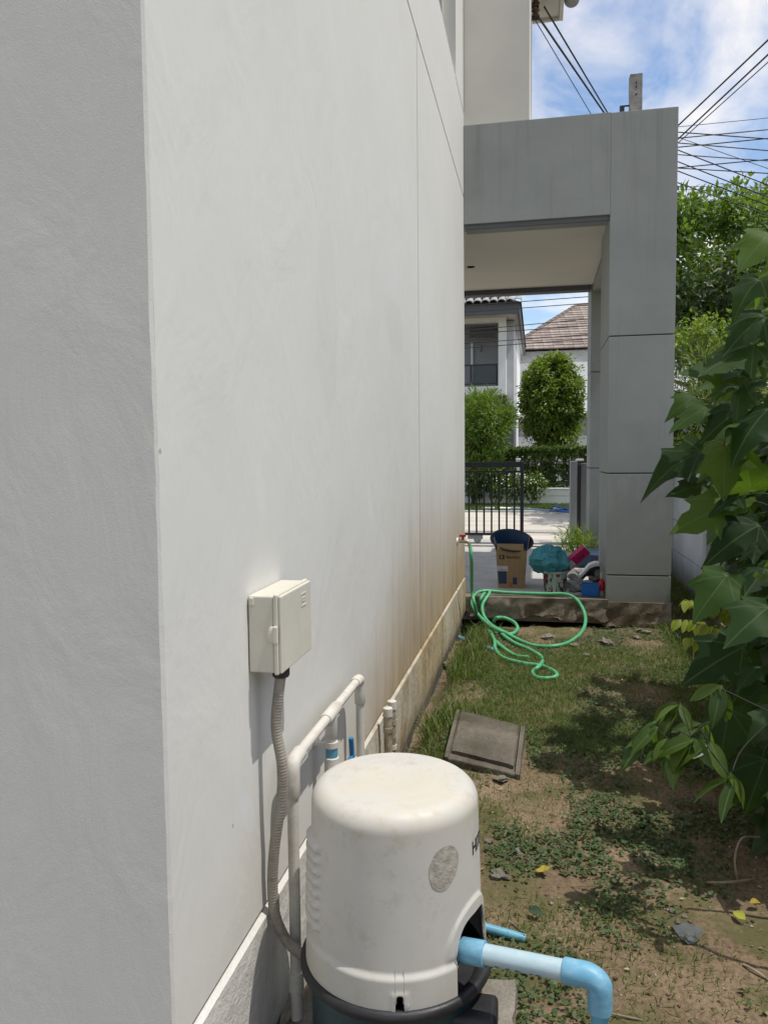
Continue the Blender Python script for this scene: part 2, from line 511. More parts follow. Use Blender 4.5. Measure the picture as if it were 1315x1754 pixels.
def rocky(mb, x0, x1, y0, y1, z0, z1, step, amp, freq=9.0, seed=0, keep_top=False):
    """box with a broken, lumpy surface"""
    import itertools
    def lin(a, b): return np.linspace(a, b, max(2, int(round((b - a) / step)) + 1))
    xs, ys, zs = lin(x0, x1), lin(y0, y1), lin(z0, z1)
    nxx, nyy, nzz = len(xs), len(ys), len(zs)
    ids, vs, fs = {}, [], []
    def vid(i, j, k):
        if (i, j, k) not in ids:
            p = Vector((xs[i], ys[j], zs[k]))
            q = p * freq + Vector((seed, seed * 1.7, 0))
            d = mnoise.noise_vector(q) + 0.5 * mnoise.noise_vector(q * 2.3) + 0.3 * mnoise.noise_vector(q * 5.1)
            a = amp
            if keep_top: a *= float(np.clip((z1 - zs[k]) / (0.35 * (z1 - z0)), 0.06, 1))
            ids[(i, j, k)] = len(vs); vs.append(tuple(p + d * a))
        return ids[(i, j, k)]
    for i in range(nxx - 1):
        for j in range(nyy - 1):
            fs.append((vid(i, j, 0), vid(i, j + 1, 0), vid(i + 1, j + 1, 0), vid(i + 1, j, 0)))
            fs.append((vid(i, j, nzz - 1), vid(i + 1, j, nzz - 1), vid(i + 1, j + 1, nzz - 1), vid(i, j + 1, nzz - 1)))
    for i in range(nxx - 1):
        for k in range(nzz - 1):
            fs.append((vid(i, 0, k), vid(i + 1, 0, k), vid(i + 1, 0, k + 1), vid(i, 0, k + 1)))
            fs.append((vid(i, nyy - 1, k), vid(i, nyy - 1, k + 1), vid(i + 1, nyy - 1, k + 1), vid(i + 1, nyy - 1, k)))
    for j in range(nyy - 1):
        for k in range(nzz - 1):
            fs.append((vid(0, j, k), vid(0, j, k + 1), vid(0, j + 1, k + 1), vid(0, j + 1, k)))
            fs.append((vid(nxx - 1, j, k), vid(nxx - 1, j + 1, k), vid(nxx - 1, j + 1, k + 1), vid(nxx - 1, j, k + 1)))
    mb.add(vs, fs); return mb

def concrete(name, lo, mid, hi, moss=0.0, rough=0.9, bump=0.5):
    k = NT(name, rough, 0.2)
    col = k.ramp(k.noise(3.5, 6, 0.65), [(0.28, lo), (0.5, mid), (0.75, hi)])
    fine = k.noise(110, 4, 0.7)
    col = k.mix(k.maprange(fine, 0.3, 0.55, 0.35, 0), col, tuple(x * 0.45 for x in lo))
    if moss:
        col = k.mix(k.maprange(k.noise(5, 5, 0.65, vec=k.map((1, 1, 1), (2, 8, 1))), 0.48, 0.66, 0, moss), col, (0.06, 0.06, 0.03))
    k.color(col)
    b = k.bump(k.noise(150, 4, 0.65), bump, 0.004)
    k.bump(k.noise(14, 6, 0.65), bump * 0.8, 0.02, b)
    return k.m
M['conc_edge'] = concrete('broken_step_concrete', (0.095, 0.08, 0.055), (0.19, 0.165, 0.125), (0.34, 0.32, 0.28), 0.55)
M['conc_foot'] = concrete('crumbled_footing_concrete', (0.08, 0.065, 0.045), (0.20, 0.165, 0.115), (0.42, 0.39, 0.33), 0.3, bump=1.0)
M['conc_floor'] = concrete('carport_concrete', (0.36, 0.35, 0.32), (0.46, 0.45, 0.42), (0.54, 0.53, 0.50), bump=0.2)
M['conc_lid'] = concrete('weathered_lid_concrete', (0.07, 0.06, 0.048), (0.135, 0.118, 0.095), (0.22, 0.198, 0.162), 0.6, bump=0.9)
M['conc_pad'] = concrete('pump_pad_concrete', (0.11, 0.095, 0.075), (0.20, 0.18, 0.15), (0.33, 0.31, 0.27), 0.2, bump=0.9)
M['conc_pole'] = concrete('pole_concrete', (0.17, 0.155, 0.13), (0.28, 0.265, 0.24), (0.40, 0.39, 0.36), 0.0, bump=0.6)

FLOOR = 0.18
floor = struct(build('carport_floor', MB().box(-6, 1.03, 6.62, 10.9, -0.06, FLOOR), M['conc_floor']))
e = MB(); rocky(e, -0.6, 0.56, 6.42, 6.62, 0.005, FLOOR - 0.002, 0.022, 0.036, 9, 3, keep_top=True)
build('step_edge', e, M['conc_edge'], floor, smooth=50)

def road_material():
    k = NT('pale_road_concrete', 0.85, 0.2)
    col = k.ramp(k.noise(0.8, 6, 0.6, vec=k.map((0.35, 2.2, 1))), [(0.3, (0.42, 0.38, 0.315)), (0.55, (0.56, 0.515, 0.44)), (0.8, (0.64, 0.60, 0.52))])
    fine = k.noise(45, 4, 0.6)
    col = k.mix(k.maprange(fine, 0.3, 0.5, 0.2, 0), col, (0.22, 0.2, 0.17))
    k.color(col); k.bump(k.noise(60, 4), 0.3, 0.004); return k.m
M['road'] = road_material()
road = struct(build('road', MB().box(-40, 40, 10.9, 13.6, -0.05, 0.150).box(-40, 40, 13.612, 16.7, -0.05, 0.146), M['road']))
for xs in (-7.5, -4.6, -2.0, 0.8, 3.6, 6.4):
    build('expansion_joint', MB().box(xs, xs + 0.02, 13.62, 16.65, 0.149, 0.152), M['joint'], road)
M['verge'] = simple('verge_turf', (0.085, 0.11, 0.03), 0.95, 0.35, 5, 0.8, 40, dist=0.03)
struct(build('verge', MB().box(-40, 40, 16.71, 19.8, -0.05, 0.17), M['verge']))
struct(build('kerb', MB().box(-40, 40, 16.62, 16.708, -0.05, 0.19), M['conc_floor'], bevel=0.01))

# ------------------------------------------------------------------ the house with its long white side wall
house = thing('house', 'white rendered house with brown stains low on its side wall and a grey portico', 'house', (-0.6, 6.4, 0))
WX = -0.6
J1, J2, J3 = 0.339, 3.463, 4.131          # horizontal joints
YA, YB, YV = 1.155, 6.50, 3.97            # wall corner, wall end, vertical joint
g = 0.0065
def wavy_panel(y0, y1, z0, z1, proud=0.0, top_slope=0.0, t=0.10):
    mb = MB()
    poly = [(WX - t, z0), (WX + proud, z0), (WX + proud, z1 - top_slope), (WX + proud - top_slope, z1), (WX - t, z1)] if top_slope else [(WX - t, z0), (WX + proud, z0), (WX + proud, z1), (WX - t, z1)]
    return mb.prism(poly, 1, y0, y1)
build('wall_panel', wavy_panel(YA, YV - 0.009, J1 + 0.004, J2 - g), M['wall'], house, bevel=0.002)
build('wall_panel', wavy_panel(YV + 0.009, YB, J1 + 0.004, J2 - g), M['wall'], house, bevel=0.002)
build('wall_panel', wavy_panel(YA, YB, J2 + g, J3 - g), M['wall'], house, bevel=0.002)
# plinth, its foot ragged where soil has washed away
pl = MB()
ys = np.arange(YA, YB + 0.001, 0.05)
zs = [-0.30, -0.16, -0.11, -0.06, 0.0, 0.06, 0.14, 0.24, J1 - 0.013]
vs, fs = [], []
for i, y in enumerate(ys):
    for j, z in enumerate(zs):
        bump = 0.012 * float(fbm(y * 4, z * 9)) if z > 0 else 0.0
        foot = -0.05 * float(sstep(0.04, -0.06, z)) * float(fbm(y * 5 + 3, z * 8)) * (1.0 if y > 2.3 else 0.2)
        vs.append((WX + 0.004 + (bump + foot if j < len(zs) - 1 else 0.004), y, z))
    vs.append((WX - 0.001, y, J1 - 0.006))
    vs.append((WX - 0.10, y, J1 - 0.006))
m = len(zs) + 2
for i in range(len(ys) - 1):
    for j in range(m - 1):
        a = i * m + j; fs.append((a, a + m, a + m + 1, a + 1))
build('plinth', MB().add(vs, fs), M['plinth'], house, smooth=35)
build('wall_core', MB().box(WX - 0.30, WX - 0.02, YA + 0.02, YB - 0.02, -0.3, 4.12), M['joint'], house)
ew = []; ewf = []
ez_ = np.arange(-0.3, 7.01, 0.025)
for z_ in ez_:
    dx = 0.0030 * (float(fbm(z_ * 3.1 + 5, 0.3, 3)) - 0.5) + 0.0022 * (float(fbm(z_ * 22 + 1, 4.3, 2)) - 0.5)
    ew += [(-5.0, YA - 0.004, z_), (WX - 0.022, YA - 0.004, z_), (WX - 0.006 + dx, YA - 0.004 + 0.6 * dx, z_), (WX - 0.001 + dx, YA - 0.0005, z_), (WX - 0.0025, YA + 0.05, z_)]
for i_ in range(len(ez_) - 1):
    for j_ in range(4):
        a_ = i_ * 5 + j_; ewf.append((a_, a_ + 1, a_ + 6, a_ + 5))
build('end_wall', MB().add(ew, ewf), M['wall_rough'], house)
build('end_wall_core', MB().box(-5.0, WX - 0.02, YA + 0.004, YA + 0.12, -0.3, 7.0), M['joint'], house)
# upper storey: window recess, wall strip beside it, projecting bay
JY = 5.87
build('upper_wall', MB().box(WX - 0.3, WX, JY, YB - 0.04, J3 + g, 7.0), M['wall'], house)
build('upper_wall', MB().box(WX - 0.3, WX, YA + 0.13, 3.4, J3 + g, 7.0), M['wall'], house)
win = build('window', MB().box(WX - 0.14, WX - 0.092, 3.40, JY, J3 + 0.03, J3 + 0.08).box(WX - 0.14, WX - 0.092, JY - 0.05, JY - 0.001, J3 + 0.08, 6.2)
      .box(WX - 0.14, WX - 0.092, 4.60, 4.65, J3 + 0.08, 6.2), M['cream'], house)
build('pane', MB().box(WX - 0.125, WX - 0.118, 3.4, JY - 0.05, J3 + 0.08, 6.2), M['glass'], win)
build('sill', MB().prism([(WX - 0.14, J3 + 0.001), (WX - 0.006, J3 + 0.001), (WX - 0.006, J3 + 0.006), (WX - 0.14, J3 + 0.04)], 1, 3.4, JY - 0.001), M['cream'], win)
build('upper_bay', MB().box(WX - 1.5, -0.074, 6.475, 8.3, 4.03, 6.9), M['cream'], house, bevel=0.004)
eave = build('eave', MB().box(-0.073, 0.195, 7.1, 8.365, 5.8, 5.86).box(0.196, 0.235, 7.1, 8.40, 5.77, 6.02).box(-0.073, 0.195, 8.366, 8.40, 5.77, 6.02), M['cream'], house, bevel=0.004)
gpts = [(0.315, 7.1, 5.88), (0.315, 8.25, 5.88)]
build('gutter', MB().tube(gpts, 0.075, 20), M['mid_grey'], eave, smooth=40)
# portico
PY = 6.45
por = build('portico', MB().box(WX + 0.001, 0.5515, PY, PY + 0.30, 3.24, 4.02), M['grey'], house, bevel=0.003)
CX0, CX1, CY1 = 0.552, 1.050, 7.30
cj = [0.145, 0.377, 1.202, 2.292]
build('column_head', MB().box(CX0, CX1, PY, CY1, cj[3] + 0.005, 4.015), M['grey'], por, bevel=0.003)
for a, b in zip(cj[:-1], cj[1:]):
    build('column_panel', MB().box(CX0, CX1, PY, CY1, a + 0.005, b - 0.005), M['grey'], por, bevel=0.003)
build('column_core', MB().box(CX0 + 0.015, CX1 - 0.015, PY + 0.015, CY1 - 0.015, 0.1, 2.6), M['joint'], por)
ft = MB(); rocky(ft, CX0 - 0.01, CX1 + 0.005, PY - 0.015, CY1, -0.04, 0.158, 0.03, 0.026, 11, 8, keep_top=True)
build('footing', ft, M['conc_foot'], por, smooth=30)
build('ceiling_panel', MB().box(WX - 2.2, 0.60, PY + 0.301, 9.125, 3.266, 3.33), M['ceiling'], por)
build('drip_trim', MB().box(WX + 0.02, 0.5515, PY + 0.02, PY + 0.05, 3.205, 3.239), M['dark_grey'], por)
build('roof_slab', MB().box(WX - 2.2, 1.045, PY + 0.302, 9.28, 3.34, 4.00), M['grey'], por)
build('far_beam', MB().box(WX - 2.2, 0.585, 9.13, 9.27, 3.212, 3.339), M['dark_grey'], por)
build('side_beam', MB().box(0.605, 1.045, CY1 + 0.002, 9.12, 3.19, 3.339), M['grey'], por)
for a, b in zip([0.10] + cj[1:], cj[1:] + [3.343]):
    build('rear_column_panel', MB().box(0.586, 1.04, 9.13, 9.72, a + 0.005, b - 0.005), M['grey'], por, bevel=0.003)
build('rear_column_core', MB().box(0.60, 1.03, 9.145, 9.70, 0.1, 3.0), M['joint'], por)
dl = at(806, 456, Z=3.274)
build('downlight', MB().lathe([(0.045, 0), (0.045, 0.004), (0.03, 0.006)], (dl[0], dl[1], 3.266), 20), M['white'], por)

# ------------------------------------------------------------------ neighbour's precast fence
fence = thing('precast_fence', 'pale grey precast concrete boundary fence behind the leafy shrub', 'fence', (1.5, 4, 0))
def fence_material():
    k = NT('dirty_precast', 0.9, 0.15)
    X, Y, Z = k.xyz()
    col = k.ramp(k.noise(2, 5), [(0.3, (0.44, 0.45, 0.46)), (0.7, (0.56, 0.57, 0.58))])
    st = k.noise(1.0, 5, 0.7, vec=k.map((28, 28, 1.5)))
    zz = k.math('ADD', Z, k.math('MULTIPLY', st, 0.7))
    col = k.mix(k.maprange(zz, 0.25, 0.75, 0.85, 0), col, (0.10, 0.095, 0.07))
    k.color(col); k.bump(k.noise(90, 4), 0.25, 0.004); return k.m
M['fence'] = fence_material()
fy = [-1.0, 1.05, 3.1, 5.15, 7.2, 9.25]
for y in fy:
    build('post', MB().box(1.45, 1.60, y - 0.065, y + 0.065, -0.1, 1.33), M['fence'], fence, bevel=0.006)
for a, b in zip(fy[:-1], fy[1:]):
    for i in range(4):
        z0 = -0.05 + i * 0.335
        build('fence_panel', MB().box(1.50, 1.55, a + 0.066, b - 0.066, z0 + 0.003, z0 + 0.332), M['fence'], fence, bevel=0.004)
    build('coping', MB().box(1.44, 1.61, a + 0.0, b - 0.002, 1.332, 1.372), M['fence'], fence, bevel=0.006)
# ------------------------------------------------------------------ water pump
PC = np.array([-0.293, 1.555])                  # pump axis
ZT, ZB = 0.678, 0.298                           # cover: top of the crown, lower rim
def cover_r(z):
    """outer radius of the cover at height z (below the shoulder)"""
    t = (ZT - 0.06 - z) / (ZT - 0.06 - ZB)
    r = 0.1752 + 0.0095 * t
    if z < ZB + 0.072: r += 0.0075 * float(sstep(0, 1, (ZB + 0.072 - z) / 0.012))
    return r
def plastic_material():
    k = NT('weathered_cream_plastic', 0.5, 0.4)
    X, Y, Z = k.xyz()
    col = k.ramp(k.noise(7, 5, 0.6), [(0.3, (0.485, 0.47, 0.425)), (0.7, (0.56, 0.545, 0.495))])
    dirt = k.noise(28, 6, 0.7)
    topm = k.maprange(Z, 0.57, 0.66, 0, 1)
    col = k.mix(k.math('MULTIPLY', k.maprange(dirt, 0.48, 0.66, 0, 0.55), k.maprange(k.noise(9, 3), 0.4, 0.62, 0.1, 1)), col, (0.37, 0.345, 0.29))
    col = k.mix(k.math('MULTIPLY', topm, k.maprange(k.noise(7, 4, 0.6), 0.40, 0.62, 0, 0.55)), col, (0.50, 0.45, 0.35))
    scr = k.noise(1.0, 4, 0.7, vec=k.map((90, 90, 9), rot=(0.3, 0.2, 0)))
    col = k.mix(k.maprange(scr, 0.66, 0.72, 0, 0.35), col, (0.66, 0.65, 0.62))
    low = k.maprange(k.math('ADD', Z, k.math('MULTIPLY', k.noise(16, 5), 0.12)), 0.34, 0.46, 0.35, 0)
    col = k.mix(low, col, (0.40, 0.375, 0.31))
    k.color(col); k.rough(k.maprange(dirt, 0.3, 0.7, 0.42, 0.7))
    b = k.bump(k.noise(240, 3, 0.6), 0.12, 0.001)
    k.bump(k.noise(18, 4), 0.12, 0.004, b)
    return k.m
M['cover'] = plastic_material()
M['tank'] = simple('dark_teal_tank', (0.012, 0.035, 0.042), 0.35, 0.25, 9, 0.1, spec=0.5)
M['black_plastic'] = simple('black_plastic', (0.02, 0.02, 0.021), 0.5, 0.35, 14, 0.2, spec=0.4)
M['residue'] = simple('glue_residue', (0.36, 0.335, 0.28), 0.9, 0.25, 60, 0.8, 90)
M['ink'] = simple('dark_ink', (0.03, 0.03, 0.035), 0.6, 0.1, 30, 0)
pump = thing('water_pump', 'water pump with weathered cream domed cover on a dark teal tank beside the wall', 'water pump', (PC[0], PC[1], 0.03))
# theta measured from the direction that faces the camera (-y), positive to the right (+x)
def cyl(theta, r, z): return (PC[0] + r * math.sin(theta), PC[1] - r * math.cos(theta), z)
ARC0, ARC1, ARCT = math.radians(49), math.radians(92), 0.078       # pipe opening
SL0, SLW, SLH = math.radians(12.5), math.radians(2.6), 0.034          # screw slot
thetas = []
for k_ in range(288):
    thetas.append(-math.pi + 2 * math.pi * k_ / 288)
extra = [SL0 + s_ * SLW * u_ for s_ in (-1, 1) for u_ in (0.25, 0.5, 0.7, 0.82, 0.9, 0.96, 1.0)]
extra += [e_ + s_ * math.radians(d_) for e_, s_ in ((ARC0, 1), (ARC1, -1)) for d_ in (0.0, 0.18, 0.4, 0.7, 1.05)]
thetas = [t_ for t_ in thetas if min(abs(t_ - e_) for e_ in extra) > math.radians(0.16)]
thetas = sorted(thetas + extra)
def zlow(th):
    if ARC0 < th < ARC1:
        u = (th - (ARC0 + ARC1) / 2) / ((ARC1 - ARC0) / 2)
        return ZB + (0.062 + ARCT) * (max(0.0, 1 - abs(u) ** 3.4)) ** (1 / 3.4)
    if SL0 - SLW < th < SL0 + SLW:
        u = (th - SL0) / SLW
        return ZB + SLH * (max(0.0, 1 - abs(u) ** 4)) ** 0.25
    return ZB
nt = len(thetas)
NZ = 110
SHR, SHH = 0.036, 0.042
LV0, LV1 = math.radians(-79), math.radians(-47)                     # louvre strip
vs, fs = [], []
for th in thetas:
    z0 = zlow(th)
    for j in range(NZ):
        if j < 46: z = z0 + (ZB + 0.165 - z0) * j / 46
        else: z = ZB + 0.165 + (ZT - SHH - ZB - 0.165) * (j - 46) / (NZ - 1 - 46)
        r = cover_r(z)
        # louvres: a column of soft horizontal ribs in a raised surround
        w = float(sstep(LV0 - 0.03, LV0 + 0.05, th) * (1 - sstep(LV1 - 0.05, LV1 + 0.03, th)))
        zl = (z - 0.395) / 0.185
        if 0 < zl < 1 and w > 0:
            win_ = float(sstep(0, 0.04, zl) * (1 - sstep(0.96, 1, zl)))
            ph = (zl * 8.0) % 1.0
            r += w * win_ * (0.0115 * (math.sin(math.pi * ph ** 0.75) ** 1.3) - 0.001)
        # raised moulding above the pipe opening
        if ARC0 - 0.17 < th < ARC1 + 0.2:
            ua = (th - (ARC0 + ARC1) / 2) / ((ARC1 - ARC0) / 2 + 0.15)
            za = ZB + 0.062 + (ARCT + 0.028) * (max(0.0, 1 - abs(ua) ** 2.2)) ** 0.6
            r += 0.005 * float(1 - sstep(-0.006, 0.006, z - za)) * float(1 - sstep(0.80, 1.0, abs(ua))) * float(sstep(ZB + 0.06, ZB + 0.085, z))
        # flat panel line running down beside the louvres
        r -= 0.0018 * math.exp(-((th + math.radians(55)) / 0.012) ** 2) * float(sstep(ZB + 0.08, ZB + 0.1, z))
        # lip round the screw slot
        ds = abs(th - SL0) / SLW
        if ds < 2.2 and z < ZB + SLH + 0.012: r += 0.0022 * float(sstep(2.2, 1.6, ds)) * float(1 - sstep(ZB + SLH, ZB + SLH + 0.010, z))
        vs.append(cyl(th, r, z))
for i in range(nt):
    i2 = (i + 1) % nt
    for j in range(NZ - 1):
        fs.append((i * NZ + j, i2 * NZ + j, i2 * NZ + j + 1, i * NZ + j + 1))
# shoulder and slightly dished crown
prev = [i * NZ + NZ - 1 for i in range(nt)]
rs0 = cover_r(ZT - SHH)
crown = []
for a in np.linspace(0, math.pi / 2, 12)[1:]:
    crown.append((rs0 - SHR * (1 - math.cos(a)), ZT - SHH + (SHH - 0.005) * math.sin(a)))
rr = crown[-1][0]
for t in (0.93, 0.86, 0.8, 0.74, 0.66, 0.5, 0.34, 0.16, 0.05):
    dz = 0.006 * float(sstep(1.0, 0.55, t)) - 0.002 * float(sstep(0.80, 0.74, t)) - 0.0035 * float(sstep(0.55, 0.2, t))
    crown.append((rr * t, ZT - 0.005 + dz))
for (r, z) in crown:
    base = len(vs)
    for th in thetas: vs.append(cyl(th, r, z))
    for i in range(nt):
        i2 = (i + 1) % nt
        fs.append((prev[i], prev[i2], base + i2, base + i))
    prev = [base + i for i in range(nt)]
fs.append(tuple(prev))
cover = build('cover', MB().add(vs, fs), M['cover'], pump, smooth=50)
so = cover.modifiers.new('thickness', 'SOLIDIFY'); so.thickness = 0.004; so.offset = -1
build('injection_nub', MB().lathe([(0.006, 0), (0.005, 0.0015), (0.0015, 0.002)], (PC[0], PC[1] - 0.004, ZT - 0.0055), 14), M['cover'], cover, smooth=40)
# glue residue patch
o_th, o_z = math.radians(43), at(767, 1492, Y=PC[1] - 0.14)[2]
vs = [cyl(o_th, cover_r(o_z) + 0.0009, o_z)]
n_ = 40
for ring in (0.5, 1.0):
    for k_ in range(n_):
        a = 2 * math.pi * k_ / n_
        w = 1 + (0.03 * math.sin(3 * a + 1) + 0.012 * math.sin(7 * a)) * (ring == 1.0)
        th = o_th + 0.20 * ring * w * math.cos(a); z = o_z + 0.042 * ring * w * math.sin(a) + 0.006 * math.cos(a) * ring
        vs.append(cyl(th, cover_r(z) + 0.0009, z))
fs = [(0, 1 + k_, 1 + (k_ + 1) % n_) for k_ in range(n_)] + [(1 + k_, 1 + n_ + k_, 1 + n_ + (k_ + 1) % n_, 1 + (k_ + 1) % n_) for k_ in range(n_)]
build('label_residue', MB().add(vs, fs), M['residue'], cover)
# lettering wrapped round the cover
def wrap_text(name, s, size, th0, z0, bold=True, sx=1.0):
    me = text_mesh(name, s, size, 0.0003, bold)
    for v in me.vertices:
        x, y, e_ = v.co
        z = z0 + y
        r = cover_r(z) + 0.0005 + max(0, e_)
        v.co = cyl(th0 + x * sx / r, r, z)
    return put(name, me, M['ink'], cover)
wrap_text('lettering', 'HITACHI', 0.038, math.radians(71), 0.552, True, 0.9)
# tank, black rim, foot bracket
rim = []
for a in np.linspace(-math.pi / 2, math.pi / 2, 9): rim.append((0.193 + 0.011 * math.cos(a), 0.291 + 0.012 * math.sin(a)))
build('rim', MB().lathe([(0.180, 0.274)] + rim + [(0.180, 0.301), (0.170, 0.289), (0.05, 0.289)], (PC[0], PC[1], 0), 72), M['black_plastic'], pump, smooth=50)
build('tank', MB().lathe([(0.165, 0.05), (0.178, 0.09), (0.182, 0.20), (0.184, 0.273)], (PC[0], PC[1], 0), 72), M['tank'], pump, smooth=50)
build('motor', MB().lathe([(0.075, 0.290), (0.078, 0.45), (0.070, 0.54), (0.03, 0.56)], (PC[0], PC[1], 0), 40), M['black_plastic'], pump, smooth=40)
sc_ = cyl(math.radians(16.5), 0.1925, 0.311)
build('screw', MB().lathe([(0.0055, 0), (0.005, 0.003), (0.002, 0.0035)], sc_, 14, Matrix.Rotation(math.radians(70), 4, 'X')), M['mid_grey'], pump)
fp = at(841, 1738, Y=1.47)
build('foot_bracket', MB().box(fp[0] - 0.10, fp[0] + 0.012, 1.43, 1.52, fp[2] - 0.05, fp[2] + 0.012), M['black_plastic'], pump, bevel=0.012, seg=4)
build('pump_stand', MB().box(PC[0] - 0.12, PC[0] + 0.12, PC[1] - 0.12, PC[1] + 0.12, 0.035, 0.06), M['tank'], pump)
# pad under the pump
pd = MB(); rocky(pd, -0.595, -0.05, 1.18, 1.87, -0.10, 0.035, 0.03, 0.014, 8, 5)
tag(build('concrete_pad', pd, M['conc_pad'], smooth=40), 'rough concrete pad under the water pump, crumbling at the wall', 'concrete pad')
# a bit of debris against the wall foot
tag(build('dead_stick', MB().tube(bez([(-0.565, 1.62, 0.05), (-0.55, 1.70, 0.062), (-0.535, 1.79, 0.052)], 4), 0.005, 6), simple('dry_stick', (0.30, 0.24, 0.17), 0.9)), 'short dry stick lying between the pump and the wall foot', 'stick')

# ------------------------------------------------------------------ outlet pipe, sky blue PVC
def pvc(name, c, worn):
    k = NT(name, 0.45, 0.4)
    col = k.ramp(k.noise(9, 4), [(0.3, tuple(x * 0.88 for x in c)), (0.7, c)])
    w = k.noise(1.0, 5, 0.65, vec=k.map((22, 60, 60)))
    col = k.mix(k.maprange(w, 0.40, 0.72, 0, 0.5), col, worn)
    d = k.noise(34, 5, 0.7)
    col = k.mix(k.maprange(d, 0.60, 0.72, 0, 0.5), col, (0.30, 0.33, 0.33))
    k.color(col); k.bump(k.noise(200, 3), 0.1, 0.001); return k.m
M['pvc_blue'] = pvc('sky_blue_pvc', (0.14, 0.37, 0.53), (0.33, 0.50, 0.57))
M['pvc_pale'] = pvc('sun_bleached_pvc', (0.36, 0.49, 0.54), (0.47, 0.55, 0.56))
M['pvc_deep'] = simple('deep_blue_pvc', (0.12, 0.33, 0.44), 0.45, 0.15, 12, 0.1)
p0 = np.array(at(786, 1626, Y=1.475)); p1 = np.array(at(829, 1634, Y=1.44)); p2 = np.array(at(965, 1662, Y=1.42)); p3 = np.array(at(1014, 1673, Y=1.41))
outlet = thing('outlet_pipe', 'sun bleached sky blue pipe leaving the pump and elbowing down to the ground', 'pipe', (p3[0], p3[1], 0))
dirp = (p3 - p0) / np.linalg.norm(p3 - p0)
pin = p0 - dirp * 0.10
build('pipe_stub', MB().tube([pin, p0], 0.021, 28), M['pvc_blue'], outlet, smooth=40)
build('coupling', MB().tube([p0 - dirp * 0.004, p0, p1, p1 + dirp * 0.0015], [0.0230, 0.0238, 0.0238, 0.0230], 32), M['pvc_blue'], outlet, smooth=40)
pp = build('straight_pipe', MB().tube([p1 - dirp * 0.01, p2 + dirp * 0.01], 0.0190, 32), M['pvc_pale'], outlet, smooth=40)
c = p3 + dirp * 0.004
el = [p2, p2 + dirp * 0.002] + bez([p2 + dirp * 0.018, c - dirp * 0.010, c + dirp * 0.008 + np.array([0, 0, -0.012]), c + dirp * 0.010 + np.array([0, 0, -0.034])], 8) + [c + dirp * 0.010 + np.array([0, 0, -0.062])]
build('elbow', MB().tube(el, [0.0222, 0.0235] + [0.0230] * (len(el) - 3) + [0.0222], 32), M['pvc_blue'], outlet, smooth=40)
q = c + dirp * 0.010
build('down_pipe', MB().tube([q + np.array([0, 0, -0.06]), (q[0], q[1], -0.03)], 0.0160, 28), M['pvc_deep'], outlet, smooth=40)
# the printed line on the pipe has worn to illegible dashes
dash = MB()
random.seed(3)
t = 0.16
side = np.cross(dirp, [0, 0, 1.0]); side /= np.linalg.norm(side); side = side if side[1] < 0 else -side
upv = np.cross(side, dirp); upv = upv if upv[2] > 0 else -upv
while t < 0.72:
    w = random.choice([0.008, 0.012, 0.018, 0.006])
    P_ = p1 + (p2 - p1) * t
    ang = math.radians(-38)
    for hz in (-0.0012, 0.0016):
        a2 = ang + hz / 0.019
        nrm = side * math.cos(a2) + upv * math.sin(a2)
        tv = -side * math.sin(a2) + upv * math.cos(a2)
        b0 = P_ + nrm * 0.0192
        ww = w * random.uniform(0.4, 1)
        dash.add([b0, b0 + dirp * ww, b0 + dirp * ww + tv * 0.0018, b0 + tv * 0.0018], [(0, 1, 2, 3)])
    t += w / 0.13 + random.choice([0.02, 0.05])
do = build('worn_print', dash, M['ink'], pp); do['kind'] = 'stuff'

# ------------------------------------------------------------------ junction box
M['beige'] = grimy('beige_enclosure', (0.60, 0.575, 0.485), (0.44, 0.40, 0.31), 0.3, 0.42)
M['latch'] = simple('cream_latch', (0.60, 0.57, 0.49), 0.4, 0.04, 8, 0)
BX1, BY0, BY1, BZ0, BZ1 = -0.524, 1.522, 1.735, 0.897, 1.062
jb = thing('junction_box', 'beige plastic junction box screwed to the wall above the pump', 'junction box', (-0.6, 1.64, BZ0))
build('body', MB().box(-0.598, BX1 - 0.018, BY0, BY1, BZ0, BZ1), M['beige'], jb, bevel=0.004, seg=3)
lid = build('lid', MB().box(BX1 - 0.0175, BX1 - 0.008, BY0 - 0.0035, BY1 + 0.0035, BZ0 - 0.003, BZ1 + 0.0035).box(BX1 - 0.008, BX1, BY0, BY1, BZ0, BZ1), M['beige'], jb, bevel=0.003, seg=3)
em = MB()
ey, ez = BY0 + 0.155, BZ1 - 0.034
for (a0, a1, b0, b1) in ((-0.018, 0.018, 0.012, 0.015), (-0.018, 0.018, -0.015, -0.012), (-0.018, -0.0155, -0.012, 0.012), (-0.010, 0.010, -0.0045, -0.002), (-0.010, 0.010, 0.002, 0.0045), (-0.010, -0.0075, -0.002, 0.002), (0.0075, 0.010, -0.002, 0.002)):
    em.box(BX1 - 0.0002, BX1 + 0.0012, ey + a0, ey + a1, ez + b0, ez + b1)
build('embossed_mark', em, M['beige'], lid)
build('latch', MB().lathe([(0.011, 0), (0.0115, 0.002), (0.0115, 0.006), (0.009, 0.008)], (BX1 - 0.021, BY0 - 0.0005, 0.981), 20, Matrix.Rotation(math.radians(90), 4, 'X') @ Matrix.Diagonal((0.75, 1.55, 1, 1))), M['latch'], jb, smooth=40)
build('latch_lever', MB().box(BX1 - 0.017, BX1 - 0.006, BY0 - 0.011, BY0 - 0.0045, 0.962, 1.0), M['latch'], jb, bevel=0.004, seg=3)
build('hinge_tab', MB().box(-0.595, -0.585, BY0 - 0.003, BY0 + 0.002, BZ1 - 0.022, BZ1 - 0.004), M['beige'], jb, bevel=0.002)
gl = np.array([-0.546, 1.575])
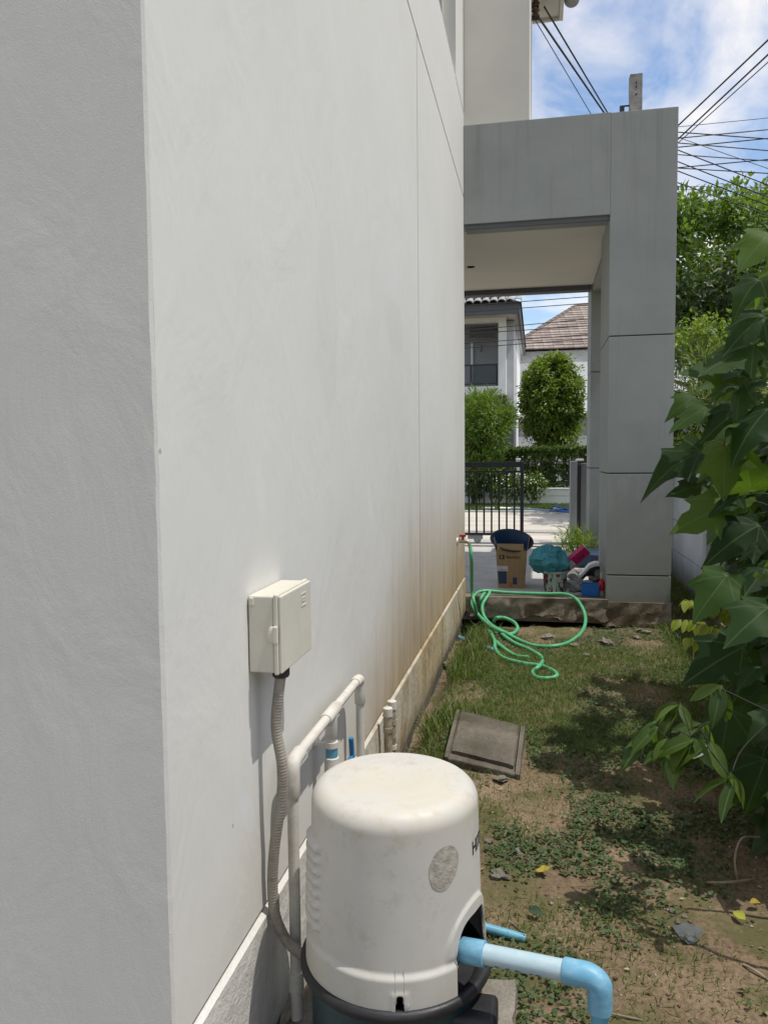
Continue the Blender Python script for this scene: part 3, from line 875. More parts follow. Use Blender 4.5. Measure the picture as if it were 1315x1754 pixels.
build('gland', MB().lathe([(0.016, -0.022), (0.019, -0.018), (0.0195, -0.004), (0.017, 0.0)], (gl[0], gl[1], BZ0), 12), M['black_plastic'], jb, smooth=30)

# ------------------------------------------------------------------ flexible conduit
M['conduit'] = grimy('grey_brown_conduit', (0.31, 0.28, 0.235), (0.17, 0.145, 0.11), 0.7, 0.75, 30)
cp = [(gl[0], gl[1], BZ0 - 0.012)] + [tuple(at(x, y, Y=yy)) for x, y, yy in ((473, 1240, 1.575), (483, 1310, 1.575), (482, 1370, 1.58), (471, 1445, 1.58), (467, 1510, 1.585), (471, 1565, 1.59), (489, 1608, 1.60), (515, 1634, 1.60), (545, 1655, 1.59))]
path = bez(cp, 60)
# arc-length resample so that the ribs are even
pa = np.array(path); sg = np.concatenate([[0], np.cumsum(np.linalg.norm(np.diff(pa, axis=0), axis=1))])
ns = int(sg[-1] / 0.0019); tt = np.linspace(0, sg[-1], ns)
pr = np.stack([np.interp(tt, sg, pa[:, i]) for i in range(3)], 1)
rr_ = [0.0118 + 0.0007 * (math.sin(2 * math.pi * s_ / 0.0068)) for s_ in tt]
cond = build('flexible_conduit', MB().tube(list(pr), rr_, 14), M['conduit'], smooth=60)
tag(cond, 'dirty grey ribbed conduit curving from the junction box down to the pump', 'conduit')

# ------------------------------------------------------------------ white pipe loop on the wall
M['pvc_white'] = grimy('white_painted_pipe', (0.60, 0.575, 0.51), (0.36, 0.32, 0.25), 0.5)
XP = -0.548
A = np.array(at(500, 1290, X=XP)); B = np.array(at(616, 1172, X=XP))
zp = (A[2] + B[2]) / 2; A[2] = B[2] = zp
run = thing('white_pipe_loop', 'white painted water pipe looping along the wall behind the pump', 'pipe', (XP, (A[1] + B[1]) / 2, 0.1))
R_ = 0.0130
build('horizontal_pipe', MB().tube([A + [0, 0.02, 0], B - [0, 0.02, 0]], R_, 20), M['pvc_white'], run, smooth=40)
def elbow_pts(P, d):
    """P corner; comes along d (unit, y) and turns down"""
    d = np.array(d, float)
    return [P + d * 0.062, P + d * 0.058] + bez([P + d * 0.045, P + d * 0.014 + [0, 0, -0.003], P + d * 0.003 + [0, 0, -0.014], P + [0, 0, -0.045]], 6) + [P + [0, 0, -0.080], P + [0, 0, -0.083]]
for P_, d_ in ((A, (0, 1, 0)), (B, (0, -1, 0))):
    ep = elbow_pts(P_, d_)
    build('elbow', MB().tube(ep, [0.0157, 0.0173] + [0.0173] * (len(ep) - 4) + [0.0173, 0.0157], 22), M['pvc_white'], run, smooth=40)
build('down_pipe', MB().tube([A + [0, 0, -0.07], (A[0], A[1], 0.02)], R_, 20), M['pvc_white'], run, smooth=40)
build('down_pipe', MB().tube([B + [0, 0, -0.07], (B[0], B[1], -0.05)], R_, 20), M['pvc_white'], run, smooth=40)
build('pipe_collar', MB().tube([(A[0], A[1], 0.155), (A[0], A[1], 0.11)], 0.018, 18), M['pvc_white'], run, smooth=40)
T = np.array(at(567, 1224, X=XP)); T[2] = zp
tee = build('tee', MB().tube([T - [0, 0.056, 0], T - [0, 0.053, 0], T + [0, 0.053, 0], T + [0, 0.056, 0]], [0.0157, 0.0173, 0.0173, 0.0157], 22).tube([T, T - [0, 0, 0.062], T - [0, 0, 0.065]], [0.0173, 0.0173, 0.0157], 22), M['pvc_white'], run, smooth=40)
build('riser', MB().tube([T - [0, 0, 0.05], (T[0], T[1], -0.03)], R_, 20), M['pvc_white'], run, smooth=40)
build('pipe_clamp', MB().tube([T - [0, 0, 0.078], T - [0, 0, 0.094]], 0.0185, 20).box(WX, T[0], T[1] - 0.006, T[1] + 0.006, T[2] - 0.09, T[2] - 0.082), M['pvc_white'], run, smooth=40)
build('blue_ring', MB().tube([T - [0, 0, 0.0945], T - [0, 0, 0.120]], 0.0165, 20), M['pvc_deep'], run, smooth=40)
vz = []
for z_, r_ in ((0.1205, 0.018), (0.123, 0.020), (0.165, 0.0205), (0.172, 0.0235), (0.184, 0.0235), (0.187, 0.019), (0.194, 0.019), (0.197, 0.0225), (0.215, 0.0225), (0.222, 0.018), (0.24, 0.018)): vz.append((z_, r_))
build('union_valve', MB().tube([T - [0, 0, z_] for z_, _ in vz], [r_ for _, r_ in vz], 22), M['pvc_white'], run, smooth=30)
hv = [tuple(at(x, y, X=-0.53)) for x, y in ((601, 1264), (602, 1280), (603, 1296), (597, 1306), (591, 1318))]
valve = thing('blue_valve_handle', 'blue bent lever of a valve on the wall behind the pump dome', 'valve handle', hv[-1])
build('lever', MB().tube(hv, [0.0075, 0.0078, 0.0078, 0.0075, 0.0075], 8), simple('blue_lever', (0.03, 0.16, 0.33), 0.45), valve, smooth=50)
build('stem', MB().tube([hv[-1], (hv[-1][0], hv[-1][1], hv[-1][2] - 0.05)], 0.012, 12), M['pvc_white'], valve, smooth=40)
# capped stubs further along
M['pvc_dirty'] = simple('mud_stained_pipe', (0.33, 0.28, 0.20), 0.7, 0.5, 30, 0.2)
cs = [(np.array(at(664, 1215, X=-0.555)), 'near'), (np.array(at(671, 1203, X=-0.560)), 'far')]
for P_, w in cs:
    s_ = thing('capped_pipe', 'mud stained pipe stub with white cap by the wall, the nearer of the pair' if w == 'near' else 'mud stained pipe stub with white cap by the wall, the farther of the pair', 'pipe', (P_[0], P_[1], -0.05), 'capped pipe stubs')
    build('cap', MB().tube([P_ + [0, 0, 0.008], P_ + [0, 0, 0.005], P_ - [0, 0, 0.026]], [0.014, 0.0185, 0.0185], 18), M['pvc_white'], s_, smooth=40)
    build('stub', MB().tube([P_ - [0, 0, 0.026], (P_[0], P_[1], -0.08)], 0.0155, 16), M['pvc_dirty'], s_, smooth=40)
    for dz in (0.07, 0.17):
        build('collar', MB().tube([P_ - [0, 0, dz], P_ - [0, 0, dz + 0.018]], 0.0185, 16), M['pvc_white'] if dz > 0.1 else M['pvc_dirty'], s_, smooth=40)

# ------------------------------------------------------------------ tap and garden hose
M['brass'] = simple('dull_brass', (0.42, 0.36, 0.26), 0.4, 0.2, 30, 0.1, metal=0.7)
M['red'] = simple('red_plastic', (0.42, 0.015, 0.02), 0.4, 0.15, 20, 0.05)
M['hose'] = simple('green_hose', (0.085, 0.36, 0.17), 0.4, 0.16, 14, 0.1, 80, spec=0.45)
TP = np.array(at(782, 927, X=-0.6))
tap = thing('garden_tap', 'brass garden tap with red handle on the stained wall', 'tap', tuple(TP))
build('flange', MB().tube([TP, TP + [0.012, 0, 0]], 0.026, 14), M['white'], tap, smooth=40)
build('spout', MB().tube(bez([TP, TP + [0.05, 0, 0], TP + [0.088, 0, -0.004], TP + [0.10, 0, -0.045]], 5), 0.0125, 12), M['brass'], tap, smooth=50)
build('handle', MB().tube([TP + [0.045, 0, 0.012], TP + [0.045, 0, 0.034]], 0.008, 8).box(TP[0] + 0.02, TP[0] + 0.07, TP[1] - 0.012, TP[1] + 0.012, TP[2] + 0.034, TP[2] + 0.05), M['red'], tap, bevel=0.004)
hs = np.array([TP[0] + 0.10, TP[1], TP[2] - 0.03])
def G(px, py, dz=0.012):
    P_ = at(px, py, Z=0.0)
    for _ in range(4):
        P_ = at(px, py, Z=float(gh(P_[0], P_[1])) + dz)
    return tuple(P_)
hp = [tuple(hs), tuple(hs + [0.012, -0.01, -0.12])] + [tuple(at(x, y, Y=yy)) for x, y, yy in ((808, 1010, 6.0), (814, 1042, 6.0))]
hp += [G(822, 1064, 0.05), G(836, 1075), G(846, 1098), G(848, 1112), G(862, 1127), G(895, 1136), G(928, 1141), G(948, 1150), G(953, 1158, 0.02), G(938, 1162), G(918, 1160), G(912, 1151), G(921, 1143, 0.03), G(928, 1134), G(925, 1124), G(905, 1112), G(880, 1101), G(858, 1085), G(846, 1070, .03), tuple(at(848, 1060, Y=5.95)), tuple(at(862, 1058, Y=6.0)), tuple(at(880, 1066, Y=5.95)), G(886, 1077, .03), G(876, 1086, .02), G(862, 1083, 0.03), G(848, 1077, 0.04)]
hp += [G(834, 1068, 0.06), tuple(at(818, 1052, Y=6.15)), tuple(at(808, 1034, Y=6.30)), tuple(at(814, 1018, Y=6.40)), tuple(at(830, 1012, Y=6.48)), tuple(at(870, 1015, Y=6.50)), tuple(at(930, 1017, Y=6.50)), tuple(at(966, 1017.5, Y=6.47)), tuple(at(986, 1026, Y=6.38)), tuple(at(999, 1046, Y=6.22)), tuple(at(1002, 1066, Y=6.0)), G(993, 1086), G(972, 1101), G(945, 1107), G(915, 1106), G(890, 1097), G(862, 1082, 0.03), G(842, 1071, 0.05), tuple(at(829, 1056, Y=6.12)), tuple(at(826, 1036, Y=6.32)), tuple(at(838, 1016, Y=6.46)), tuple(at(833, 1012.5, Y=6.52)), tuple(at(822, 1030, Y=6.36)), G(826, 1062, 0.06), G(838, 1082), G(850, 1100, 0.02), G(880, 1122, 0.01), G(905, 1126)]
tag(build('garden_hose', MB().tube(bez(hp, 7), 0.0135, 10), M['hose'], smooth=70), 'green garden hose hanging from the tap and tangled in loops by the step', 'hose')
tag(build('hose_tie', MB().tube(bez([G(812, 1050, 0.06), G(818, 1058, 0.10), G(828, 1062, 0.09), G(836, 1068, 0.06)], 5), 0.011, 7), M['pvc_white'], smooth=60), 'short white strip tied round the bundled green hose', 'tie')
b1_, b2_ = G(786, 1092, 0.05), G(846, 1114, 0.012)
tag(build('blue_pipe_offcut', MB().tube([b1_, b2_], 0.016, 14), M['pvc_blue'], smooth=40), 'pale blue pipe sticking out of the soil under the hose', 'pipe')
b1_, b2_ = G(815, 1584, 0.02), G(899, 1608, 0.004)
tag(build('buried_blue_pipe', MB().tube([b1_, b2_], 0.0125, 14), M['pvc_deep'], smooth=40), 'half buried blue pipe in the soil just right of the pump', 'pipe')

# ------------------------------------------------------------------ concrete inspection cover
TL, TR, BR, BL = [np.array(at(*q_, Z=z_)) for q_, z_ in (((781, 1212), 0.105), ((899, 1242), 0.085), ((890, 1325), 0.030), ((760, 1293), 0.048))]
insp = thing('inspection_cover', 'weathered square concrete inspection cover tilted in the grass', 'drain cover', tuple((TL + BR) / 2 - [0, 0, 0.1]))
nrm = np.cross(BR - BL, TL - BL); nrm /= np.linalg.norm(nrm)
def lidq(u, v, h): return TL * (1 - u) * (1 - v) + TR * u * (1 - v) + BR * u * v + BL * (1 - u) * v + nrm * h
def lid_grid(u0, u1, v0, v1, h0, h1, n, amp, sd):
    mb = MB(); vs = []; fs = []
    for j in range(n + 1):
        for i in range(n + 1):
            u = u0 + (u1 - u0) * i / n; v = v0 + (v1 - v0) * j / n
            wob = amp * (float(fbm(u * 9 + sd, v * 9)) - 0.5)
            ed = (i in (0, n)) + (j in (0, n))
            vs.append(lidq(u + (wob * 2 if i in (0, n) else 0), v + (wob * 2 if j in (0, n) else 0), h1 + wob - 0.004 * ed))
    for j in range(n):
        for i in range(n):
            a = j * (n + 1) + i; fs.append((a, a + n + 1, a + n + 2, a + 1))
    ring = [i for i in range(n + 1)] + [(j + 1) * (n + 1) - 1 for j in range(1, n + 1)] + [n * (n + 1) + i for i in range(n - 1, -1, -1)] + [j * (n + 1) for j in range(n - 1, 0, -1)]
    b0 = len(vs)
    for r in ring: vs.append(np.array(vs[r]) - nrm * (h1 - h0))
    for k_ in range(len(ring)):
        k2 = (k_ + 1) % len(ring); fs.append((ring[k_], ring[k2], b0 + k2, b0 + k_))
    return mb.add(vs, fs)
build('frame', lid_grid(0, 1, 0, 1, -0.13, -0.022, 14, 0.006, 1), M['conc_lid'], insp, smooth=40)
build('slab', lid_grid(0.085, 0.905, 0.02, 0.86, -0.03, 0.0, 14, 0.006, 4), M['conc_lid'], insp, smooth=40)
rim_parts = ((0.0, 0.06, 0, 1), (0.935, 1.0, 0, 1), (0.061, 0.934, 0.925, 1.0))
for i_, (a0, a1, b0_, b1_) in enumerate(rim_parts):
    build('frame_edge', lid_grid(a0, a1, b0_, b1_, -0.03, -0.004 if i_ < 2 else -0.010, 10, 0.005, 7 + i_), M['conc_lid'], insp, smooth=40)
# ------------------------------------------------------------------ things left in the carport
def card(name, c): 
    k = NT(name, 0.85, 0.15)
    col = k.ramp(k.noise(1.0, 4, 0.6, vec=k.map((60, 60, 4))), [(0.3, tuple(x * 0.85 for x in c)), (0.7, c)])
    k.color(col); return k.m
M['card'] = card('brown_cardboard', (0.34, 0.225, 0.125))
M['card_pale'] = card('pale_cardboard', (0.46, 0.37, 0.27))
M['card_grey'] = card('grey_printed_card', (0.24, 0.24, 0.27))
M['print_brown'] = simple('carton_print', (0.07, 0.035, 0.025), 0.8, 0.1, 40, 0)
M['print_blue'] = simple('blue_carton_print', (0.03, 0.055, 0.10), 0.8, 0.25, 60, 0)
M['paper'] = simple('paper_label', (0.50, 0.48, 0.48), 0.8, 0.15, 60, 0)
CY = 6.86
c0, c1 = at(853, 1008, Y=CY), at(898, 1008, Y=CY)
X0, X1 = c0[0], c1[0]; D = 0.27; HT = 0.365
carton = thing('carton', 'brown printed cardboard carton with a dark blue basin resting in its open top', 'carton', ((X0 + X1) / 2, CY + D / 2, FLOOR))
def lean(z): return 0.022 * z / HT
cb = MB()
t_ = 0.004
for i_, (sx, xa) in enumerate(((-1, X0), (1, X1))):
    pass
z0, z1 = FLOOR + 0.001, FLOOR + HT * 0.93
def cq(x, y, z): 
    k_ = lean(z - FLOOR); sx = -1 if x < (X0 + X1) / 2 else 1; sy = -1 if y < CY + D / 2 else 1
    return (x + sx * k_, y + sy * k_, z)
for inner in (0, 1):
    o_ = t_ * inner
    vs = [cq(x, y, z) for z in (z0 + o_, z1) for (x, y) in ((X0 + o_, CY + o_), (X1 - o_, CY + o_), (X1 - o_, CY + D - o_), (X0 + o_, CY + D - o_))]
    if not inner: fs = [(0, 3, 2, 1)] + [(i, (i + 1) % 4, 4 + (i + 1) % 4, 4 + i) for i in range(4)]
    else: fs = [(0, 1, 2, 3)] + [(i, 4 + i, 4 + (i + 1) % 4, (i + 1) % 4) for i in range(4)]
    cb.add(vs, fs)
for i in range(4): cb.f.append((4 + i, 4 + (i + 1) % 4, 12 + (i + 1) % 4, 12 + i))
body = build('carton_body', cb, M['card'], carton)
k_ = lean(z1 - FLOOR)
def flap(a, b, out, h, mat):
    a, b, out = map(np.array, (a, b, out))
    vs = [a, b, b + out + [0, 0, h], a + out + [0, 0, h]]
    th = np.cross(b - a, out + [0, 0, h]); th = th / np.linalg.norm(th) * 0.004
    vs += [q + th for q in vs]
    build('flap', MB().add(vs, [(0, 1, 2, 3), (7, 6, 5, 4), (0, 4, 5, 1), (1, 5, 6, 2), (2, 6, 7, 3), (3, 7, 4, 0)]), mat, carton)
xl, xr, yn, yf = X0 - k_, X1 + k_, CY - k_, CY + D + k_
flap((xl + 0.01, yn, z1 + 0.002), (xr - 0.03, yn, z1 + 0.002), (0, 0.015, 0), 0.055, M['card'])
flap((xl, yn + 0.005, z1 + 0.002), (xl, yf - 0.01, z1 + 0.002), (-0.025, 0, 0), 0.10, M['card_grey'])
flap((xr, yn + 0.005, z1 + 0.002), (xr, yf - 0.01, z1 + 0.002), (0.02, 0, 0), 0.115, M['card'])
def on_front(u0, u1, w0, w1, mat, name, lift=0.0012):
    """rectangle printed on the front face; u across 0..1, w metres above the floor"""
    vs = []
    for (u, w) in ((u0, w0), (u1, w0), (u1, w1), (u0, w1)):
        kk = lean(w); vs.append((X0 - kk + (X1 - X0 + 2 * kk) * u, CY - kk - lift, FLOOR + w))
    return build(name, MB().add(vs, [(0, 1, 2, 3)]), mat, body)
on_front(0.0, 0.38, 0.155, 0.20, M['paper'], 'shipping_label')
on_front(0.06, 0.32, 0.165, 0.168, M['print_brown'], 'label_line', 0.002)
on_front(0.03, 0.33, 0.04, 0.15, M['print_blue'], 'printed_panel')
on_front(0.55, 0.70, 0.035, 0.098, M['print_blue'], 'printed_square')
on_front(0.40, 0.55, 0.012, 0.055, simple('orange_print', (0.32, 0.13, 0.05), 0.8), 'printed_mark')
# maker's emblem and name
on_front(0.10, 0.275, 0.262, 0.30, M['print_brown'], 'emblem_square')
kk = lean(0.28)
ec = (X0 - kk + (X1 - X0 + 2 * kk) * 0.1875, CY - kk - 0.0022, FLOOR + 0.281)
half = MB()
pts = [(0.012 * math.cos(a), 0.012 * math.sin(a)) for a in np.linspace(math.radians(75), math.radians(285), 16)]
inn = [(0.0085 * math.cos(a), 0.0085 * math.sin(a)) for a in np.linspace(math.radians(285), math.radians(75), 16)]
ring = pts + inn
half.add([(ec[0] + a, ec[1], ec[2] + b) for a, b in ring], [(i, i + 1, 30 - i, 31 - i) for i in range(15)])
half.add([(ec[0] - 0.009, ec[1], ec[2]), (ec[0] + 0.010, ec[1], ec[2] - 0.010), (ec[0] + 0.002, ec[1], ec[2]), (ec[0] + 0.010, ec[1], ec[2] + 0.010)], [(0, 1, 2, 3)])
build('emblem', half, M['card_pale'], body)
tm = text_mesh('brand_lettering', 'Electrolux', 0.034, 0.0003, True)
to = put('brand_lettering', tm, M['print_brown'], body)
to.location = (X0 + (X1 - X0) * 0.30, CY - kk - 0.0018, FLOOR + 0.270); to.rotation_euler = (math.radians(90), 0, 0); to.scale = (0.88, 1, 1)

# basin
M['basin'] = simple('dark_blue_basin', (0.010, 0.035, 0.085), 0.4, 0.2, 8, 0.05)
M['basin_out'] = M['black_plastic']
bc = np.array(at(876, 926, Y=CY + 0.14))
basin = thing('basin', 'dark blue round basin lying tilted on the open carton', 'basin', tuple(bc))
Rb = Matrix.Translation(Vector(bc)) @ Matrix.Rotation(math.radians(8), 4, 'Y') @ Matrix.Rotation(math.radians(24), 4, 'X')
prof = [(0.10, -0.12), (0.13, -0.118), (0.165, -0.02), (0.178, 0.0), (0.19, 0.004), (0.19, 0.009), (0.176, 0.008), (0.158, -0.02), (0.125, -0.110), (0.02, -0.112)]
build('bowl', MB().lathe(prof, (0, 0, 0), 48, Rb), M['basin'], basin, smooth=40)
build('rim', MB().tube([tuple(Rb @ Vector((0.189 * math.cos(a), 0.189 * math.sin(a), 0.006))) for a in np.linspace(0, 2 * math.pi, 49)], 0.007, 8, False), M['black_plastic'], basin, smooth=50)

# printed tub with a teal cloth in it
def tub_material():
    k = NT('printed_tub', 0.35, 0.4)
    base = k.ramp(k.noise(6, 3), [(0.3, (0.30, 0.36, 0.32)), (0.7, (0.40, 0.46, 0.42))])
    a = k.noise(9, 4, 0.6, vec=k.map((1, 1, 0.7), (3, 1, 0)))
    col = k.mix(k.maprange(a, 0.50, 0.54), base, (0.05, 0.035, 0.03))
    b = k.noise(15, 3, 0.5, vec=k.map((1, 1, 1), (8, 1, 5)))
    col = k.mix(k.maprange(b, 0.58, 0.62), col, (0.22, 0.03, 0.03))
    c = k.noise(22, 3, 0.5, vec=k.map((1, 1, 1), (1, 7, 2)))
    col = k.mix(k.maprange(c, 0.62, 0.66), col, (0.42, 0.36, 0.32))
    k.color(col); return k.m
M['tub'] = tub_material()
M['tub_plain'] = simple('translucent_tub_rim', (0.36, 0.43, 0.39), 0.4, 0.08, 8, 0)
BY_ = 6.78
tbx = at(950, 1014, Y=BY_); tx, tz = tbx[0], FLOOR
tub = thing('printed_tub', 'round pale green tub with dark printed pictures beside the carton', 'tub', (tx, BY_, tz))
build('tub_wall', MB().lathe([(0.090, 0.0), (0.092, 0.01), (0.105, 0.165), (0.102, 0.165), (0.088, 0.012), (0.02, 0.01)], (tx, BY_, tz + 0.001), 40), M['tub'], tub, smooth=40)
build('tub_rim', MB().lathe([(0.105, 0.160), (0.112, 0.162), (0.113, 0.178), (0.105, 0.18), (0.101, 0.172)], (tx, BY_, tz), 40), M['tub_plain'], tub, smooth=40)
build('blank_strip', MB().add([(tx + 0.1065 * (0.89 + 0.13 * w) * math.sin(a), BY_ - 0.1065 * (0.89 + 0.13 * w) * math.cos(a), tz + 0.005 + 0.155 * w) for w in (0, 1) for a in (-0.22, -0.08, 0.06)], [(0, 1, 4, 3), (1, 2, 5, 4)]), M['tub_plain'], tub)
# cloth: a folded, lumpy bundle
M['teal'] = simple('teal_cloth', (0.06, 0.25, 0.30), 0.9, 0.2, 18, 0.9, 22, dist=0.02)
vs, fs = [], []
nu, nv = 110, 70
cc = np.array(at(941, 962, Y=BY_))
for j in range(nv + 1):
    for i in range(nu):
        a = 2 * math.pi * i / nu; b = math.pi * j / nv
        d = Vector((math.sin(b) * math.cos(a), math.sin(b) * math.sin(a), math.cos(b)))
        q = Vector((d.x * 1.5, d.y * 1.5, d.z * 0.9))
        wq = q + 0.5 * mnoise.noise_vector(q * 1.3)
        fold = (1 - abs(mnoise.noise(wq * 1.25 + Vector((3, 1, 2)))) * 2.2)
        fold2 = (1 - abs(mnoise.noise(wq * 2.6 + Vector((7, 5, 1)))) * 2.4)
        q = d * 2.1
        r = 0.122 + 0.020 * fold + 0.011 * fold2 + 0.030 * mnoise.noise(q * 0.55 + Vector((1, 4, 2)))
        sx = 1.10 if d.z > -0.2 else 1.10 - 0.35 * (-d.z - 0.2)
        lob = 1 + 0.16 * max(0, -d.x) * (1 - abs(d.z - 0.1))
        vs.append((cc[0] + r * sx * lob * d.x, cc[1] + r * 0.9 * sx * d.y, cc[2] + r * 1.0 * d.z + 0.004))
for j in range(nv):
    for i in range(nu):
        a = j * nu + i; b = j * nu + (i + 1) % nu
        fs.append((a, a + nu, b + nu, b))
tag(build('teal_cloth', MB().add(vs, fs), M['teal'], smooth=60), 'crumpled teal cloth bundled on top of the printed tub', 'cloth')
# pink box
pk = np.array(at(984, 957, Y=6.82))
M['pink'] = simple('magenta_box', (0.46, 0.02, 0.12), 0.45, 0.1, 20, 0)
M['pink_pale'] = simple('pale_magenta_box', (0.55, 0.10, 0.20), 0.45, 0.1, 20, 0)
Rp = Matrix.Translation(Vector(pk)) @ Matrix.Rotation(math.radians(-42), 4, 'Y') @ Matrix.Rotation(math.radians(28), 4, 'X')
pb = thing('pink_box', 'magenta cardboard box with a white label leaning out of the tub', 'box', tuple(pk))
bx_ = build('box_body', MB().box(-0.14, 0.13, -0.028, 0.028, -0.045, 0.045, Rp), M['pink'], pb, bevel=0.003)
build('box_label', MB().box(-0.085, -0.025, -0.0305, -0.0285, -0.034, 0.034, Rp), M['paper'], bx_)
for xx in (0.028, 0.062):
    build('printed_mark', MB().box(xx, xx + 0.016, -0.0305, -0.0285, -0.016, 0.004, Rp), M['print_brown'], bx_)
# clear bag
def bag_material():
    k = NT('clear_bag', 0.25, 0.5)
    k.color((0.52, 0.53, 0.52)); k.b.inputs['Alpha'].default_value = 0.42
    k.bump(k.noise(60, 5, 0.7), 0.8, 0.01); return k.m
vs, fs = [], []
bg = np.array(at(983, 997, Y=6.92)); bg[2] = FLOOR
for j in range(25):
    for i in range(36):
        a = 2 * math.pi * i / 36; h = j / 24
        r = 0.095 * (1 - h) ** 0.7 + 0.012
        q = Vector((math.cos(a) * 2, math.sin(a) * 2, h * 4))
        r *= 1 + 0.28 * mnoise.noise(q * 1.6)
        vs.append((bg[0] + r * math.cos(a) - 0.03 * h, bg[1] + r * 0.8 * math.sin(a), bg[2] + 0.004 + 0.19 * h))
for j in range(24):
    for i in range(36):
        a = j * 36 + i; b = j * 36 + (i + 1) % 36; fs.append((a, b, b + 36, a + 36))
tag(build('plastic_bag', MB().add(vs, fs), bag_material(), smooth=60), 'crumpled clear plastic bag standing between the tub and the stones', 'bag')
# blue tray
M['blue_plastic'] = simple('bright_blue_plastic', (0.015, 0.12, 0.42), 0.4, 0.12, 12, 0.05)
ty = at(1011, 1022, Y=6.56); 
Rt = Matrix.Translation(Vector((ty[0], 6.60, FLOOR + 0.001))) @ Matrix.Rotation(math.radians(-6), 4, 'Z')
tr = MB()
def trq(x, y, z): return tuple(Rt @ Vector((x * (1 + 0.9 * z), y * (1 + 0.9 * z), z)))
w_, d_, h_ = 0.068, 0.055, 0.095
for ins in (0, 1):
    o_ = 0.004 * ins
    vs = [trq(x, y, z) for z in (o_, h_) for (x, y) in ((-w_ + o_, -d_ + o_), (w_ - o_, -d_ + o_), (w_ - o_, d_ - o_), (-w_ + o_, d_ - o_))]
    fs = [(0, 3, 2, 1)] + [(i, (i + 1) % 4, 4 + (i + 1) % 4, 4 + i) for i in range(4)] if not ins else [(0, 1, 2, 3)] + [(i, 4 + i, 4 + (i + 1) % 4, (i + 1) % 4) for i in range(4)]
    tr.add(vs, fs)
for i in range(4): tr.f.append((4 + i, 4 + (i + 1) % 4, 12 + (i + 1) % 4, 12 + i))
tray = thing('blue_tray', 'small square bright blue plastic bin on the step by the column', 'bin', (ty[0], 6.60, FLOOR))
build('bin_wall', tr, M['blue_plastic'], tray)
zz = h_
build('bin_rim', MB().tube([trq(x, y, zz) for x, y in ((-w_, -d_), (w_, -d_), (w_, d_), (-w_, d_), (-w_, -d_))], 0.004, 6, False), M['blue_plastic'], tray)
# child's ride-on: white and black front mudguard over a wheel
sc = np.array(at(1018, 990, Y=7.20))
ride = thing('ride_on_toy', 'white and black mudguard and wheel half hidden behind the column', 'toy vehicle', (sc[0], 7.2, FLOOR))
gd = []
for xx, zz2 in ((-0.17, -0.07), (-0.14, -0.04), (-0.09, 0.015), (-0.05, 0.065), (0.0, 0.085), (0.08, 0.088), (0.16, 0.06)): gd.append((sc[0] + xx, zz2 + 0.265 + 0.03))
def band(pts, off, th, y0, y1):
    up = [(x, z + off) for x, z in pts]; dn = [(x + 0.012, z + off - th) for x, z in pts][::-1]
    return MB().prism(up + dn, 1, y0, y1)
build('mudguard', band(gd, 0, 0.030, 7.14, 7.28), M['white'], ride, smooth=30)
build('mudguard_trim', band(gd, -0.031, 0.022, 7.135, 7.27), M['black_plastic'], ride, smooth=30)
wheel = build('wheel', MB().lathe([(0.085, -0.03), (0.10, -0.02), (0.10, 0.02), (0.085, 0.03)], (sc[0] + 0.04, 7.2, FLOOR + 0.102), 32, Matrix.Rotation(math.radians(90), 4, 'X')), M['black_plastic'], ride, smooth=30)
build('hub', MB().lathe([(0.05, 0), (0.04, 0.01), (0.01, 0.012)], (sc[0] + 0.04, 7.165, FLOOR + 0.102), 24, Matrix.Rotation(math.radians(90), 4, 'X')), M['mid_grey'], wheel, smooth=30)
# folded blue mat behind
mt = at(1005, 966, Y=8.3)
tag(build('folded_tarpaulin', MB().prism([(mt[0] - 0.12, FLOOR + 0.02), (mt[0] + 0.16, FLOOR + 0.02), (mt[0] + 0.16, FLOOR + 0.13), (mt[0] + 0.0, FLOOR + 0.15), (mt[0] - 0.12, FLOOR + 0.11)], 1, 8.2, 8.8), simple('navy_tarpaulin', (0.02, 0.04, 0.075), 0.6, 0.3, 9, 0.5, 20), bevel=0.01), 'dark navy folded tarpaulin lying by the rear column', 'tarpaulin')
# red plastic piece by the column
rp = at(1033, 1001, Y=6.5)
rb = thing('red_spray_head', 'red plastic bottle with pale nozzle against the inside of the column', 'bottle', (0.525, 6.58, FLOOR))
build('bottle', MB().lathe([(0.022, 0), (0.026, 0.01), (0.026, 0.07), (0.012, 0.09), (0.012, 0.10)], (0.525, 6.58, FLOOR + 0.001 + 0.045), 20), M['red'], rb, smooth=40)
build('base', MB().lathe([(0.024, 0), (0.024, 0.045)], (0.525, 6.58, FLOOR + 0.0005), 16), M['mid_grey'], rb, smooth=40)
build('nozzle', MB().lathe([(0.010, 0), (0.014, 0.012), (0.010, 0.05)], (0.525, 6.58, FLOOR + 0.147), 14), simple('pale_nozzle', (0.42, 0.42, 0.34), 0.5), rb, smooth=40)

# ------------------------------------------------------------------ stones and rubble
def stone_mesh(name, seed, flat=0.6):
    vs = []; fs = []
    nu, nv = 9, 6
    for j in range(nv + 1):
        for i in range(nu):
            a = 2 * math.pi * i / nu; b = math.pi * j / nv
            d = Vector((math.sin(b) * math.cos(a), math.sin(b) * math.sin(a), math.cos(b)))
            r = 1 + 0.6 * mnoise.noise(d * 1.8 + Vector((seed * 3.1, seed, 0))) + 0.35 * mnoise.noise(d * 3.3 + Vector((seed, 0, seed)))
            vs.append((d.x * r, d.y * r, d.z * r * flat))
    for j in range(nv):
        for i in range(nu):
            a = j * nu + i; b = j * nu + (i + 1) % nu; fs.append((a, a + nu, b + nu, b))
    return mesh_from(name, vs, fs, 35)
M['stone'] = concrete('rubble_stone', (0.17, 0.15, 0.115), (0.27, 0.245, 0.20), (0.40, 0.375, 0.32), 0.15, bump=0.7)
